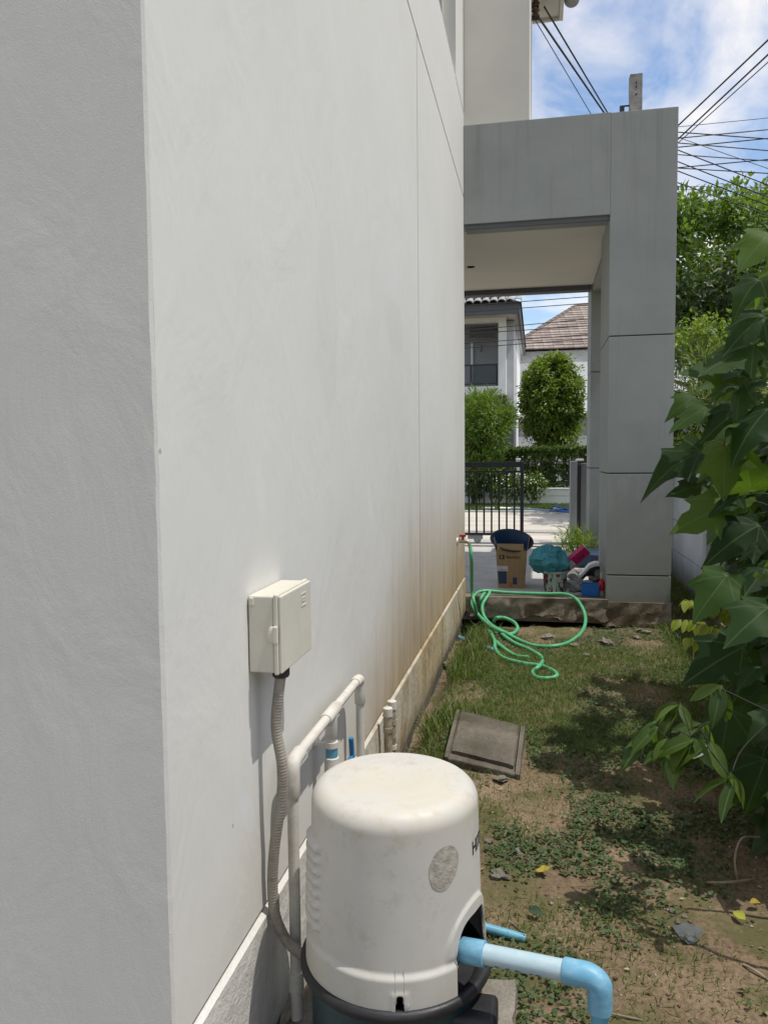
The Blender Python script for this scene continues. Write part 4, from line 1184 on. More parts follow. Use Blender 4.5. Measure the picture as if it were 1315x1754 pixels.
SM = [stone_mesh('stone', i, 0.5 + 0.08 * (i % 4)) for i in range(6)]
for me_ in SM: me_.materials.append(M['stone'])
def stone(px, py, size, label, group, dz=0.0, i=None, cat='stone', z=None):
    P_ = G(px, py, 0.0) if z is None else tuple(at(px, py, Z=z))
    o = bpy.data.objects.new('stone', SM[random.randrange(6) if i is None else i]); COL.objects.link(o)
    o.location = (P_[0], P_[1], P_[2] + size * 0.22 + dz)
    o.rotation_euler = (random.uniform(-.3, .3), random.uniform(-.3, .3), random.uniform(0, 6.28))
    s = size / 2; o.scale = (s * random.uniform(0.9, 1.4), s * random.uniform(0.8, 1.1), s * random.uniform(0.6, 1.0))
    return tag(o, label, cat, group)
random.seed(21)
rub = []
for (x, y, s) in ((1017, 1058, .16), (1035, 1062, .13), (1062, 1074, .05), (1094, 1082, .06), (1106, 1086, .07), (1090, 1094, .05), (985, 1108, .06), (938, 1094, .07), (1040, 1104, .08), (1004, 1124, .04), (1030, 1101, .05)):
    rub.append((x, y, s))
ORD = ['leftmost', 'second from the left', 'third from the left', 'fourth from the left', 'fifth from the left', 'sixth from the left', 'seventh from the left', 'fourth from the right', 'third from the right', 'second from the right', 'rightmost']
for nm, (x, y, s) in zip(ORD, sorted(rub)):
    stone(x, y, s, 'grey rubble lump on the soil before the step and column, ' + nm, 'rubble below the step')
stone(858, 1338, 0.05, 'brown earthy lump tucked under the near edge of the inspection cover', None)
for (x, y, s) in ((886, 1462, .03), (853, 1502, .04), (868, 1506, .025), (1106, 1466, .03), (1122, 1458, .025), (1132, 1462, .028), (1152, 1563, .02), (1160, 1580, .018), (1172, 1572, .015), (838, 1444, .03)):
    stone(x, y, s, 'small pale pebble on the bare sandy soil', 'pebbles on the sandy soil')
stone(760, 1142, .07, 'pale broken mortar lump wedged against the wall foot', None)
stone(822, 1052, .10, 'reddish brown clod under the hose beside the step', None, cat='clod')
random.seed(5)
for k_ in range(16):
    x = random.uniform(972, 1024); y = random.uniform(980, 1016)
    stone(x, y, random.uniform(.05, .10), 'grey stone in the heap on the carport floor behind the blue bin', 'stones heaped on the carport floor', z=FLOOR + (0.05 if y < 995 else 0.0))
# flat plastic scrap and fallen leaves
pv = G(1178, 1598, 0.006); 
ps = MB(); n_ = 14
ps.add([(pv[0], pv[1], pv[2] + 0.006)] + [(pv[0] + 0.035 * (1 + 0.3 * math.sin(3 * a)) * math.cos(a), pv[1] + 0.055 * (1 + 0.2 * math.sin(2 * a + 1)) * math.sin(a), pv[2] + 0.006 * math.sin(5 * a)) for a in np.linspace(0, 2 * math.pi, n_, False)], [(0, 1 + i, 1 + (i + 1) % n_) for i in range(n_)])
tag(build('plastic_scrap', ps, simple('grey_plastic_film', (0.10, 0.105, 0.11), 0.3, 0.2, 20, 0.5, 60), smooth=60), 'scrap of grey plastic film on the bare soil at lower right', 'plastic scrap')
# dry twigs
M['twig'] = simple('dry_twig', (0.26, 0.205, 0.14), 0.9, 0.3, 30, 0.3)
def twig(pts, r, label):
    tag(build('twig', MB().tube(bez([G(x, y, r + z) for x, y, z in pts], 5), r, 6), M['twig'], smooth=60), label, 'twig', 'dry twigs on the soil')
twig(((1262, 1508, 0), (1258, 1470, .05), (1270, 1436, .10), (1300, 1434, .09)), 0.004, 'bowed pale vine stem looping over the soil at the right edge')
twig(((1210, 1512, 0), (1250, 1511, .02), (1290, 1506, .01)), 0.004, 'thin straight twig across the soil under the shrub')
twig(((868, 1575, 0), (885, 1588, .004), (898, 1597, 0)), 0.002, 'short straw beside the half buried blue pipe')
twig(((1098, 1462, 0), (1102, 1478, .01), (1116, 1492, 0)), 0.002, 'thin bent straw beside the pale pebbles')
twig(((1272, 1652, 0), (1295, 1664, .005), (1315, 1678, 0)), 0.0035, 'dark twig on the soil near the bottom right corner')
twig(((1012, 1700, 0), (1030, 1730, .004), (1100, 1748, 0)), 0.0025, 'long thin twig at the bottom edge right of the elbow')
# ------------------------------------------------------------------ sliding gate and gate pillar
GYt = 10.35
gt = thing('sliding_gate', 'black metal sliding gate with vertical bars beyond the carport', 'gate', (-1.5, GYt, 0.15))
gz1, gz0 = at(850, 791, Y=GYt)[2], at(850, 917, Y=GYt)[2]
gxr = at(896.5, 850, Y=GYt)[0]; gxl = -5.2
def gb(name, *a): return build(name, MB().box(*a), M['black_metal'], gt, bevel=0.003)
gb('top_rail', gxl, gxr - 0.048, GYt - 0.022, GYt + 0.022, gz1 - 0.075, gz1 - 0.001)
zr = at(850, 808, Y=GYt)[2]
gb('middle_rail', gxl, gxr - 0.048, GYt - 0.012, GYt + 0.012, zr - 0.012, zr + 0.012)
gb('bottom_rail', gxl, gxr - 0.048, GYt - 0.022, GYt + 0.022, gz0, gz0 + 0.035)
gb('stile', gxr - 0.047, gxr, GYt - 0.025, GYt + 0.025, gz0, gz1)
bar_me = mesh_from('bar', *(lambda m_: (m_.v, m_.f))(MB().box(-0.0115, 0.0115, -0.008, 0.008, gz0 + 0.036, zr - 0.0125)))
bar_me.materials.append(M['black_metal'])
xb = at(880.5, 850, Y=GYt)[0]; sp = (at(880.5, 850, Y=GYt)[0] - at(803, 850, Y=GYt)[0]) / 6
for i in range(40):
    if xb - i * sp < gxl + 0.05: break
    o = put('bar', bar_me, None, gt); o.location = (xb - i * sp, GYt, 0)
wh = at(815, 936, Y=GYt)
for i, xx in enumerate((wh[0], wh[0] - 2.6)):
    build('roller_bracket', MB().box(xx - 0.11, xx + 0.09, GYt - 0.02, GYt + 0.02, gz0 - 0.05, gz0 - 0.001), M['mid_grey'], gt)
    build('roller', MB().lathe([(0.045, -0.015), (0.05, -0.01), (0.05, 0.01), (0.045, 0.015)], (xx + 0.02, GYt, FLOOR + 0.055), 18, Matrix.Rotation(math.radians(90), 4, 'X')), M['mid_grey'], gt, smooth=40)
tag(build('gate_rail', MB().box(-5.5, 0.45, GYt - 0.015, GYt + 0.015, FLOOR + 0.0005, FLOOR + 0.018), M['mid_grey']), 'thin steel track of the sliding gate across the driveway', 'gate track')
gp0, gp1 = at(976, 860, Y=10.3)[0], at(1003, 860, Y=10.3)[0]
gpz = at(985, 790, Y=10.3)[2]
gpil = thing('gate_pillar', 'pale grey gate pillar with a dark slot left of the rear column', 'gate pillar', ((gp0 + gp1) / 2, 10.4, 0.15))
build('pillar', MB().box(gp0, gp0 + 0.085, 10.3, 10.55, 0.1, gpz).box(gp0 + 0.086, gp1 + 0.25, 10.42, 10.60, 0.1, gpz - 0.03), M['mid_grey'], gpil, bevel=0.006)
build('catch_channel', MB().box(gp0 + 0.088, gp0 + 0.135, 10.31, 10.41, 0.15, gpz - 0.05), M['black_metal'], gpil)
build('cap', MB().box(gp0 + 0.08, gp0 + 0.17, 10.33, 10.5, gpz + 0.001, gpz + 0.03), M['white'], gpil, bevel=0.006)
# threshold edge strip of the driveway
tag(build('threshold_strip', MB().box(-5.5, 0.5, 10.02, 10.07, FLOOR + 0.0005, FLOOR + 0.012), M['conc_edge']), 'low dark concrete strip across the driveway before the gate', 'threshold')

# ------------------------------------------------------------------ the house opposite with a balcony
YH = 24.0
M['balc'] = simple('grey_balcony_wall', (0.30, 0.31, 0.33), 0.8, 0.08, 2)
def hx(px, Y=YH): return at(px, 700, Y=Y)[0]
def hz(py, Y=YH, px=850): return at(px, py, Y=Y)[2]
ha = thing('balcony_house', 'modern white and grey house across the road with a framed upstairs balcony', 'house', (-4, YH, 0.15))
xo, xi = hx(866), hx(853)
zt, zti, zbi, zb = hz(541), hz(551), hz(661), hz(676)
build('balcony_frame', MB().box(-9, xo, YH, YH + 0.25, zti, zt), M['white'], ha)
build('balcony_frame', MB().box(xi, xo, YH, YH + 1.5, zbi + 0.002, zti - 0.002), M['white'], ha)
build('balcony_floor', MB().box(-9, xo, YH, YH + 1.6, zb, zbi), M['white'], ha)
build('balcony_ceiling', MB().box(-9, xi - 0.002, YH + 0.252, YH + 1.6, zti + 0.02, zti + 0.12), M['mid_grey'], ha)
build('balcony_wall', MB().box(-9, xo - 0.02, YH + 1.602, YH + 1.7, zb, zt), M['balc'], ha)
build('white_mullion', MB().box(hx(799), hx(803), YH + 1.52, YH + 1.60, zbi, hz(572)), M['white'], ha)
build('wall_lamp', MB().box(hx(814.5), hx(818), YH + 1.5, YH + 1.601, hz(590), hz(577)), M['mid_grey'], ha, bevel=0.02)
build('ceiling_beam', MB().box(hx(800), hx(843), YH + 0.9, YH + 1.0, zti - 0.30, zti + 0.018), M['dark_grey'], ha)
rail = build('balustrade', MB().box(-9, hx(852), YH + 0.06, YH + 0.10, hz(625), hz(622.5)).box(-9, hx(852), YH + 0.06, YH + 0.10, hz(657.5), hz(655.5)).box(hx(804.5), hx(807), YH + 0.055, YH + 0.105, zbi, hz(625.1)).box(hx(849), hx(851.7), YH + 0.055, YH + 0.105, zbi, hz(625.1)), M['black_metal'], ha)
k = NT('balustrade_glass', 0.08, 0.5); k.color((0.10, 0.115, 0.125)); k.b.inputs['Alpha'].default_value = 0.55
build('glass_panel', MB().box(hx(807.1), hx(848.9), YH + 0.072, YH + 0.084, hz(655.4), hz(625.1)), k.m, rail)
# body behind
xs1, xs2 = hx(878.5), hx(884)
build('side_wall', MB().box(xo + 0.002, xs1, YH + 0.55, YH + 9, hz(693), hz(545)), M['white_dull'], ha)
build('lower_side_wall', MB().box(xo + 0.002, xs1, YH + 0.55, YH + 9, 0, hz(693) - 0.004), M['dark_grey'], ha)
build('rear_wall', MB().box(xs1, hx(884, 27.0), 27.0, 34, 0, 6.0), M['white'], ha)
build('lower_wall', MB().box(-9, xo, YH + 1.0, YH + 8, 0, zb - 0.01), M['mid_grey'], ha)
lt = build('porch_canopy', MB().box(hx(845), hx(858), YH + 0.3, YH + 0.9, hz(705), hz(692)), M['dark_grey'], ha)
zev = hz(537, 23.2)
xe = hx(889.5, 23.2)
build('fascia', MB().box(-9.5, xe, 23.2, 23.28, zev - 0.02, zev + 0.30), M['dark_grey'], ha)
build('fascia', MB().box(xe - 0.08, xe, 23.281, 34, zev - 0.02, zev + 0.30), M['dark_grey'], ha)
build('soffit', MB().box(-9.5, xe - 0.082, 23.282, 34, zev + 0.03, zev + 0.10), M['white_dull'], ha)
M['tile_grey'] = simple('grey_roof_tile', (0.30, 0.295, 0.285), 0.8, 0.2, 3, 0.3, 30)
rf = build('roof', MB().add([(-9.6, 23.1, zev + 0.28), (xe + 0.05, 23.1, zev + 0.28), (xe + 0.05, 34, zev + 0.28), (-9.6, 34, zev + 0.28), (-4.6, 28.5, zev + 2.6)], [(0, 1, 4), (1, 2, 4), (2, 3, 4), (3, 0, 4)]), M['dark_grey'], ha)
# barrel tiles along the eave, three courses
arc = [(0.115 * math.cos(a), 0.075 * math.sin(a)) for a in np.linspace(0, math.pi, 7)]
inn = [(0.098 * math.cos(a), 0.058 * math.sin(a)) for a in np.linspace(math.pi, 0, 7)]
tme = MB().prism(arc + inn, 1, 0, 0.42)
# join strip so that prism faces stay simple
tm_ = mesh_from('roof_tile', tme.v, [f for f in tme.f if len(f) == 4] + [(i, i + 1, 12 - i, 13 - i) for i in range(6)] + [(14 + i, 14 + 13 - i, 14 + 12 - i, 14 + i + 1) for i in range(6)], 40)
tm_.materials.append(M['tile_grey'])
slope = math.atan2(2.32, 5.4)
for row in range(3):
    n_t = 22
    for i in range(n_t):
        o = put('roof_tile', tm_, None, rf)
        o.location = (xe - 0.05 - i * 0.235 - row * 0.30, 23.0 + row * 0.36 * math.cos(slope), zev + 0.30 + row * 0.36 * math.sin(slope))
        o.rotation_euler = (slope - 0.04, 0, 0)

# ------------------------------------------------------------------ house with the brown tiled roof
hb = thing('brown_roof_house', 'white house with a weathered brown tiled hip roof behind the clipped tree', 'house', (4, 33, 0.15))
zE = at(950, 599, Y=32.4)[2]
build('wall', MB().box(-1.2, 10, 33.0, 42, 0, zE + 0.05), M['white'], hb)
build('wall_band', MB().box(-1.2, 10, 32.93, 32.998, zE - 0.45, zE + 0.02), M['white_dull'], hb)
wd = build('window', MB().box(at(894.5, 650, Y=32.9)[0], at(902, 650, Y=32.9)[0], 32.95, 33.05, at(897, 672, Y=32.9)[2], at(897, 636, Y=32.9)[2]), M['black_metal'], hb)
build('lower_annex', MB().box(-1.0, 10, 29.8, 32.9, 0, at(900, 716, Y=29.8)[2]), M['mid_grey'], hb)
build('annex_cap', MB().box(-1.05, 10, 29.7, 32.9, at(900, 716, Y=29.8)[2] + 0.002, at(900, 710, Y=29.8)[2]), M['white'], hb)
build('annex_base', MB().box(-1.0, 10, 29.74, 29.798, 0, at(900, 748, Y=29.8)[2]), M['white_dull'], hb)
xh0, xh1 = at(866, 600, Y=32.4)[0], at(986, 526, Y=37.2)[0]
zR = at(986, 527, Y=37.2)[2]
roofb = build('roof', MB().add([(xh0, 32.4, zE), (12, 32.4, zE), (12, 42, zE), (xh0, 42, zE), (xh1, 37.2, zR), (9, 37.2, zR)], [(0, 1, 5, 4), (1, 2, 5), (2, 3, 4, 5), (3, 0, 4)]), M['joint'], hb)
def roof_tile_material():
    k = NT('weathered_brown_tile', 0.85, 0.2)
    oi = k.n('ShaderNodeObjectInfo')
    col = k.ramp(oi.outputs['Random'], [(0.0, (0.25, 0.195, 0.165)), (0.5, (0.33, 0.27, 0.235)), (1.0, (0.41, 0.35, 0.31))])
    col = k.mix(k.maprange(k.noise(7, 4), 0.4, 0.7, 0, 0.5), col, (0.12, 0.095, 0.08))
    k.color(col); return k.m
M['tile_brown'] = roof_tile_material()
run_ = 37.2 - 32.4; rise = zR - zE
sl = math.atan2(rise, run_); L_ = math.hypot(run_, rise)
pitch_ = L_ / 17.0
tb = MB().box(-0.195, 0.195, -0.05, pitch_ + 0.02, 0.0, 0.05)
tbm = mesh_from('roof_tile', tb.v, tb.f); tbm.materials.append(M['tile_brown'])
for r in range(17):
    s0 = r * pitch_
    f0 = s0 / L_
    xa = xh0 + (xh1 - xh0) * f0
    n_t = int(min((5.6 - xa) / 0.40, 17))
    for i in range(n_t):
        o = put('roof_tile', tbm, None, roofb)
        o.location = (xa + 0.12 + 0.40 * i + (0.2 if r % 2 else 0), 32.4 + s0 * math.cos(sl), zE + s0 * math.sin(sl) + 0.06)
        o.rotation_euler = (sl - 0.10, random.uniform(-0.01, 0.01), random.uniform(-0.008, 0.008))
M['ridge'] = simple('brown_ridge_tile', (0.16, 0.125, 0.105), 0.85, 0.2, 5)
n_r = 18
hd = np.array([xh1 - xh0, run_, rise])
rl = np.linalg.norm(hd)
for i in range(n_r):
    a = np.array([xh0, 32.4, zE + 0.06]) + hd * (i / n_r); b = np.array([xh0, 32.4, zE + 0.06]) + hd * ((i + 1.08) / n_r)
    build('ridge_tile', MB().tube([a, b], [0.12, 0.10], 10), M['ridge'], roofb, smooth=40)
build('ridge_cap', MB().tube([(xh1, 37.2, zR + 0.06), (9, 37.2, zR + 0.06)], 0.11, 10), M['ridge'], roofb, smooth=40)

# ------------------------------------------------------------------ garden wall opposite, posts and railing
YW = 19.3
wz0, wz1 = at(950, 863, Y=YW)[2], at(950, 836, Y=YW)[2]
lw = thing('low_garden_wall', 'low white garden wall with a black railing in front of the hedge', 'garden wall', (0, YW, wz0))
build('wall_course', MB().box(-8, 5, YW, YW + 0.15, 0.1, (wz0 + wz1) / 2 - 0.006), M['white'], lw)
build('wall_course', MB().box(-8, 5, YW, YW + 0.15, (wz0 + wz1) / 2 + 0.006, wz1 - 0.03), M['white'], lw)
build('wall_coping', MB().box(-8, 5, YW - 0.03, YW + 0.18, wz1 - 0.029, wz1), M['white'], lw, bevel=0.006)
zrt = at(950, 792, Y=YW)[2]
for px in (887, 800, 1010):
    xx = at(px, 800, Y=YW)[0]
    build('white_post', MB().box(xx - 0.035, xx + 0.035, YW + 0.02, YW + 0.09, wz1 + 0.001, at(px, 789, Y=YW)[2]), M['white'], lw)
    build('post_cap', MB().box(xx - 0.06, xx + 0.06, YW - 0.005, YW + 0.115, at(px, 789, Y=YW)[2] + 0.001, at(px, 785, Y=YW)[2]), M['white'], lw, bevel=0.01)
for zz2 in (zrt, wz1 + 0.10):
    build('rail', MB().box(-8, 5, YW + 0.10, YW + 0.13, zz2, zz2 + 0.025), M['black_metal'], lw)
for i in range(70):
    xx = -6 + i * 0.13
    if abs(xx - at(887, 800, Y=YW)[0]) < 0.08: continue
    build('picket', MB().box(xx - 0.007, xx + 0.007, YW + 0.105, YW + 0.119, wz1 + 0.126, zrt - 0.001), M['black_metal'], lw)

# ------------------------------------------------------------------ pole, wires, bracket
pol0, pol1 = at(1078, 185, Y=12.0), at(1099, 185, Y=12.0)
ptz = at(1088, 126, Y=12.0)[2]
pole = thing('utility_pole', 'weathered concrete utility pole rising behind the grey portico', 'utility pole', ((pol0[0] + pol1[0]) / 2, 12.0, 0.1))
w_ = pol1[0] - pol0[0]; xc = (pol0[0] + pol1[0]) / 2
pm = MB(); rocky(pm, xc - w_ / 2, xc + w_ / 2, 12.0, 12.0 + w_, 3.0, ptz, 0.045, 0.006, 6, 9)
pm.box(xc - w_ / 2 - 0.01, xc + w_ / 2 + 0.01, 12.0, 12.0 + w_, 0.05, 2.99)
build('shaft', pm, M['conc_pole'], pole, smooth=40)
for py in (142, 149, 162):
    zq = at(1088, py, Y=12)[2]
    build('bolt_hole', MB().lathe([(0.013, 0), (0.013, 0.012)], (xc, 11.992, zq), 10, Matrix.Rotation(math.radians(90), 4, 'X')), M['black_metal'], pole)
ins = at(1067, 188, Y=12.05)
build('side_insulator', MB().tube([(ins[0] - 0.02, 12.05, ins[2] - 0.03), (ins[0] - 0.02, 12.05, ins[2] + 0.05)], 0.035, 10).tube([(ins[0] - 0.02, 12.05, ins[2] + 0.05), (xc - w_ / 2, 12.05, ins[2] + 0.05)], 0.012, 6), M['black_metal'], pole, smooth=40)
M['wire'] = simple('black_cable', (0.012, 0.012, 0.014), 0.5, 0.1, 5, 0)
def wire(a, b, r, label, sag=0.0, group='overhead cables'):
    a, b = np.array(a, float), np.array(b, float)
    pts = [a + (b - a) * t - np.array([0, 0, 4 * sag * t * (1 - t)]) for t in np.linspace(0, 1, 13)]
    return tag(build('overhead_cable', MB().tube(pts, r, 6), M['wire'], smooth=60), label, 'cable', group)
def pxl(p, q, x): return p[1] + (q[1] - p[1]) * (x - p[0]) / (q[0] - p[0])
bundle = [((1163.5, 226.6), (1315, 238), 12.1, 'dropping gently right, highest of the level bundle'), ((1163, 236.5), (1315, 222), 12.25, 'rising right, uppermost of the rising cables'),
 ((1163, 245), (1315, 258), 12.15, 'dropping gently right, second of the level bundle'), ((1163, 252), (1315, 237), 12.3, 'rising right, second of the rising cables'),
 ((1163, 265), (1315, 275.5), 12.2, 'dropping gently right, third of the level bundle'), ((1163, 287), (1315, 273), 12.35, 'rising right, lowest of the rising cables'),
 ((1163, 288), (1315, 297), 12.4, 'nearly level, lowest of the level bundle'), ((1163, 258), (1315, 317.5), 11.9, 'falling steeply right, first of the four falling cables'),
 ((1163, 278), (1315, 338), 11.85, 'falling steeply right, second of the four falling cables'), ((1163, 294), (1315, 352), 11.8, 'falling steeply right, third of the four falling cables'),
 ((1163, 314), (1310, 367), 11.75, 'falling steeply right, lowest of the four falling cables')]
for p, q, yy, lb in bundle:
    wire(at(1092, pxl(p, q, 1092), Y=yy), at(1560, pxl(p, q, 1560), Y=yy), 0.0078, 'black cable right of the portico, ' + lb)
for p, q, yy, lb in (((1163, 236), (1315, 289), 11.95, 'thin black wire slanting down through the cable bundle'), ((1164, 217), (1315, 202), 12.5, 'thin wire rising right just above the cable bundle'), ((1161, 319), (1315, 321), 14, 'very thin level wire over the treetops'), ((1161, 324), (1315, 331), 14.2, 'very thin wire falling slightly just above the treetops')):
    wire(at(1092, pxl(p, q, 1092), Y=yy), at(1560, pxl(p, q, 1560), Y=yy), 0.0045, lb)
for p, q, r, lb in (((1164, 212), (1315, 68), 0.0100, 'black cable climbing steeply to the top right, upper of three'), ((1164, 235), (1315, 93), 0.0100, 'black cable climbing steeply to the top right, middle of three'), ((1166, 240), (1315, 106), 0.006, 'thin wire climbing steeply to the top right, lowest of three')):
    wire(at(1100, pxl(p, q, 1100), Y=11.9), at(1440, pxl(p, q, 1440), Y=8.6), r, lb)
for p, q, r, lb in (((921, 28), (1036, 196), 0.012, 'black service cable from the eave bracket to the pole, lower thick one'), ((932, 12), (1038, 190), 0.010, 'black service cable from the eave bracket to the pole, upper thick one'), ((917, 36), (1012, 196), 0.005, 'thin service wire from the eave bracket to the pole')):
    q2 = (1066, pxl(p, q, 1066))
    wire(at(*p, Y=7.9), at(*q2, Y=12.1), r, lb)
street = [((888, 517), (1159, 497), 'over the brown roof ridge'), ((875, 529), (1159, 508), 'just below the highest street wire'), ((800, 566), (1159, 532), 'above the balcony opening'), ((799, 572), (1159, 548), 'across the top of the balcony opening'),
 ((800, 588), (1159, 562), 'across the upper balcony back wall'), ((800, 596), (1159, 569), 'lowest of the street wires across the balcony'), ((1159, 459), (1315, 446), 'uppermost before the dark tree'), ((1159, 475), (1315, 461), 'second before the dark tree'), ((1159, 485), (1315, 470), 'third before the dark tree')]
M['wire_pale'] = simple('pale_cable', (0.16, 0.165, 0.17), 0.5, 0.1, 5, 0)
for p, q, lb in street:
    xl_ = 700 if p[0] < 1000 else 1000
    o = wire(at(xl_, pxl(p, q, xl_), Y=15.0), at(1500, pxl(p, q, 1500), Y=15.0), 0.008, 'thin street wire ' + lb, group='street wires')
    if p[0] > 1000: o.data.materials[0] = M['wire_pale']
br = np.array(at(917, 20, Y=7.9))
bk = thing('service_bracket', 'rusty cable bracket with insulators on the corner of the upper wall', 'cable bracket', tuple(br))
build('rod', MB().tube([br + [0, 0, 0.14], br - [0, 0, 0.06]], 0.011, 8), M['mid_grey'], bk)
build('arm', MB().box(-0.074, br[0] + 0.03, br[1] - 0.012, br[1] + 0.012, br[2] + 0.035, br[2] + 0.055), M['black_metal'], bk)
build('arm', MB().box(-0.074, br[0] + 0.03, br[1] - 0.012, br[1] + 0.012, br[2] - 0.075, br[2] - 0.06), M['black_metal'], bk)
M['insul'] = simple('brown_insulator', (0.10, 0.045, 0.03), 0.3, 0.2, 10, 0)
build('insulator', MB().lathe([(0.02, -0.045), (0.04, -0.035), (0.022, 0), (0.04, 0.02), (0.02, 0.03)], tuple(br - [0, 0, 0.01]), 14), M['insul'], bk, smooth=40)
build('insulator', MB().lathe([(0.02, -0.045), (0.04, -0.035), (0.022, 0), (0.04, 0.02), (0.02, 0.03)], tuple(br + [0, 0, 0.11]), 14), M['insul'], bk, smooth=40)

# ------------------------------------------------------------------ debris on the verge
for px, py, c, lb, w, dd in ((866, 873, 'white', 'flat white scrap lying on the far verge behind the gate', 0.30, 0.15), (957, 873, 'white', 'white scrap on the far verge near the blue pipes', 0.25, 0.12), (836, 873, 'white_dull', 'grey stepping slab in the far verge', 0.25, 0.15)):
    P_ = at(px, py, Z=0.18)
    rk = MB(); rocky(rk, P_[0] - w / 2, P_[0] + w / 2, P_[1], P_[1] + dd * 2, 0.165, 0.215, 0.05, 0.02, 7, px)
    tag(build('verge_scrap', rk, M[c], smooth=30), lb, 'scrap')
for i, (a, b) in enumerate((((938, 874), (982, 879)), ((942, 878), (978, 871)), ((946, 871), (990, 877)), ((875, 877), (940, 876)))):
    A_, B_ = at(*a, Z=0.2), at(*b, Z=0.2)
    A_[2] += 0.03 * i; B_[2] += 0.02
    tag(build('blue_conduit_length', MB().tube([A_, B_], 0.022, 8), simple('blue_conduit', (0.05, 0.13, 0.34) if i < 3 else (0.25, 0.33, 0.42), 0.5), smooth=60), ['blue conduit on the far verge pointing down right', 'blue conduit on the far verge crossing the others', 'blue conduit at the back of the pile on the far verge', 'pale blue pipe along the far kerb'][i], 'conduit', 'conduits on the verge')
# ------------------------------------------------------------------ foliage helpers
def unit(a): return a / np.maximum(np.linalg.norm(a, axis=-1, keepdims=True), 1e-9)
def leaves_mesh(name, C, T, N, L, W, fold=0.25, droop=0.2):
    """C base points, T tip directions, N rough normals, L lengths, W widths; a leaf is two folded quads"""
    n = len(C)
    T = unit(T); S = unit(np.cross(T, N)); N = np.cross(S, T)
    L = np.asarray(L)[:, None] * np.ones((n, 1)); W = np.asarray(W)[:, None] * np.ones((n, 1))
    m1 = C + T * L * 0.45
    tip = C + T * L - N * L * droop
    l = m1 + S * W * 0.5 + N * W * fold; r = m1 - S * W * 0.5 + N * W * fold
    V = np.stack([C, l, tip, r, m1 - N * L * 0.0], 1).reshape(-1, 3)
    b = np.arange(n)[:, None] * 5
    F = np.concatenate([b + np.array([0, 4, 2, 1]), b + np.array([0, 3, 2, 4])], 0)
    return fast_mesh(name, V, F)
def rdir(n): return unit(RNG.normal(size=(n, 3)))
def crown(name, parent, mat, center, radii, n_clump, per, leaf, width, clump_r, up=0.5, shell=0.55, flat_bottom=False, tipdown=0.3, cut=None):
    """crown of separate leaf clumps with gaps between them"""
    d = rdir(n_clump)
    if flat_bottom: d[:, 2] = np.where(d[:, 2] < -0.3, -d[:, 2] * 0.5, d[:, 2])
    rad = (shell + (1 - shell) * RNG.random((n_clump, 1)) ** 0.6)
    cc = np.array(center) + d * rad * np.array(radii)
    cr = clump_r * RNG.uniform(0.6, 1.35, (n_clump, 1))
    ids = np.repeat(np.arange(n_clump), per)
    dd = rdir(len(ids))
    C = cc[ids] + dd * cr[ids] * (0.35 + 0.65 * RNG.random((len(ids), 1)))
    out = unit(C - np.array(center))
    T = unit(dd * 0.8 + out * 0.5 + np.array([0, 0, -tipdown]) + 0.4 * rdir(len(ids)))
    N = unit(out * 0.5 + np.array([0, 0, up]) + 0.45 * rdir(len(ids)))
    if cut is not None:
        kp = cut(C); C, T, N = C[kp], T[kp], N[kp]
    L = leaf * RNG.uniform(0.7, 1.3, len(C)); W = width * RNG.uniform(0.75, 1.25, len(C))
    o = put(name, leaves_mesh(name, C, T, N, L, W), mat, parent)
    return o
M['bark'] = simple('bark', (0.12, 0.095, 0.07), 0.95, 0.3, 14, 0.8, 40, dist=0.01)
def trunk(parent, base, top, r, limbs=5, spread=1.0):
    base, top = np.array(base, float), np.array(top, float)
    mid = (base + top) / 2 + np.array([random.uniform(-.1, .1), random.uniform(-.1, .1), 0]) * np.linalg.norm(top - base) * 0.4
    pts = bez([base, mid, top], 6)
    mb = MB().tube(pts, [r * (1 - 0.55 * i / (len(pts) - 1)) for i in range(len(pts))], 8)
    for i in range(limbs):
        a = 2 * math.pi * i / limbs + random.uniform(-.4, .4)
        st = np.array(pts[int(len(pts) * random.uniform(0.45, 0.8))])
        e_ = st + np.array([math.cos(a) * spread, math.sin(a) * spread, random.uniform(0.4, 1.0) * spread])
        lp = bez([st, (st + e_) / 2 + np.array([0, 0, 0.12 * spread]), e_], 5)
        mb.add(*(lambda m_: (m_.v, m_.f))(MB().tube(lp, [r * 0.4 * (1 - 0.7 * j / (len(lp) - 1)) for j in range(len(lp))], 6)))
    o = build('trunk', mb, M['bark'], parent, smooth=60)
    return o
F_dome = leafy('dome_leaf', (0.075, 0.12, 0.014), (0.15, 0.21, 0.026), (0.24, 0.30, 0.05), 0.35)
F_ole = leafy('oleander_leaf', (0.055, 0.115, 0.014), (0.11, 0.19, 0.022), (0.18, 0.26, 0.04), 0.35)
F_hedge = leafy('hedge_leaf', (0.04, 0.075, 0.010), (0.075, 0.125, 0.018), (0.125, 0.185, 0.03), 0.3)
F_big = leafy('big_tree_leaf', (0.05, 0.10, 0.013), (0.095, 0.17, 0.022), (0.17, 0.26, 0.05), 0.35)
F_dark = leafy('dark_tree_leaf', (0.015, 0.035, 0.008), (0.03, 0.06, 0.012), (0.05, 0.09, 0.02), 0.2)
F_yel = leafy('yellow_green_leaf', (0.10, 0.16, 0.02), (0.17, 0.24, 0.03), (0.26, 0.32, 0.06), 0.4)
F_bamboo = leafy('striped_grass_leaf', (0.09, 0.12, 0.03), (0.16, 0.19, 0.06), (0.30, 0.32, 0.14), 0.35)

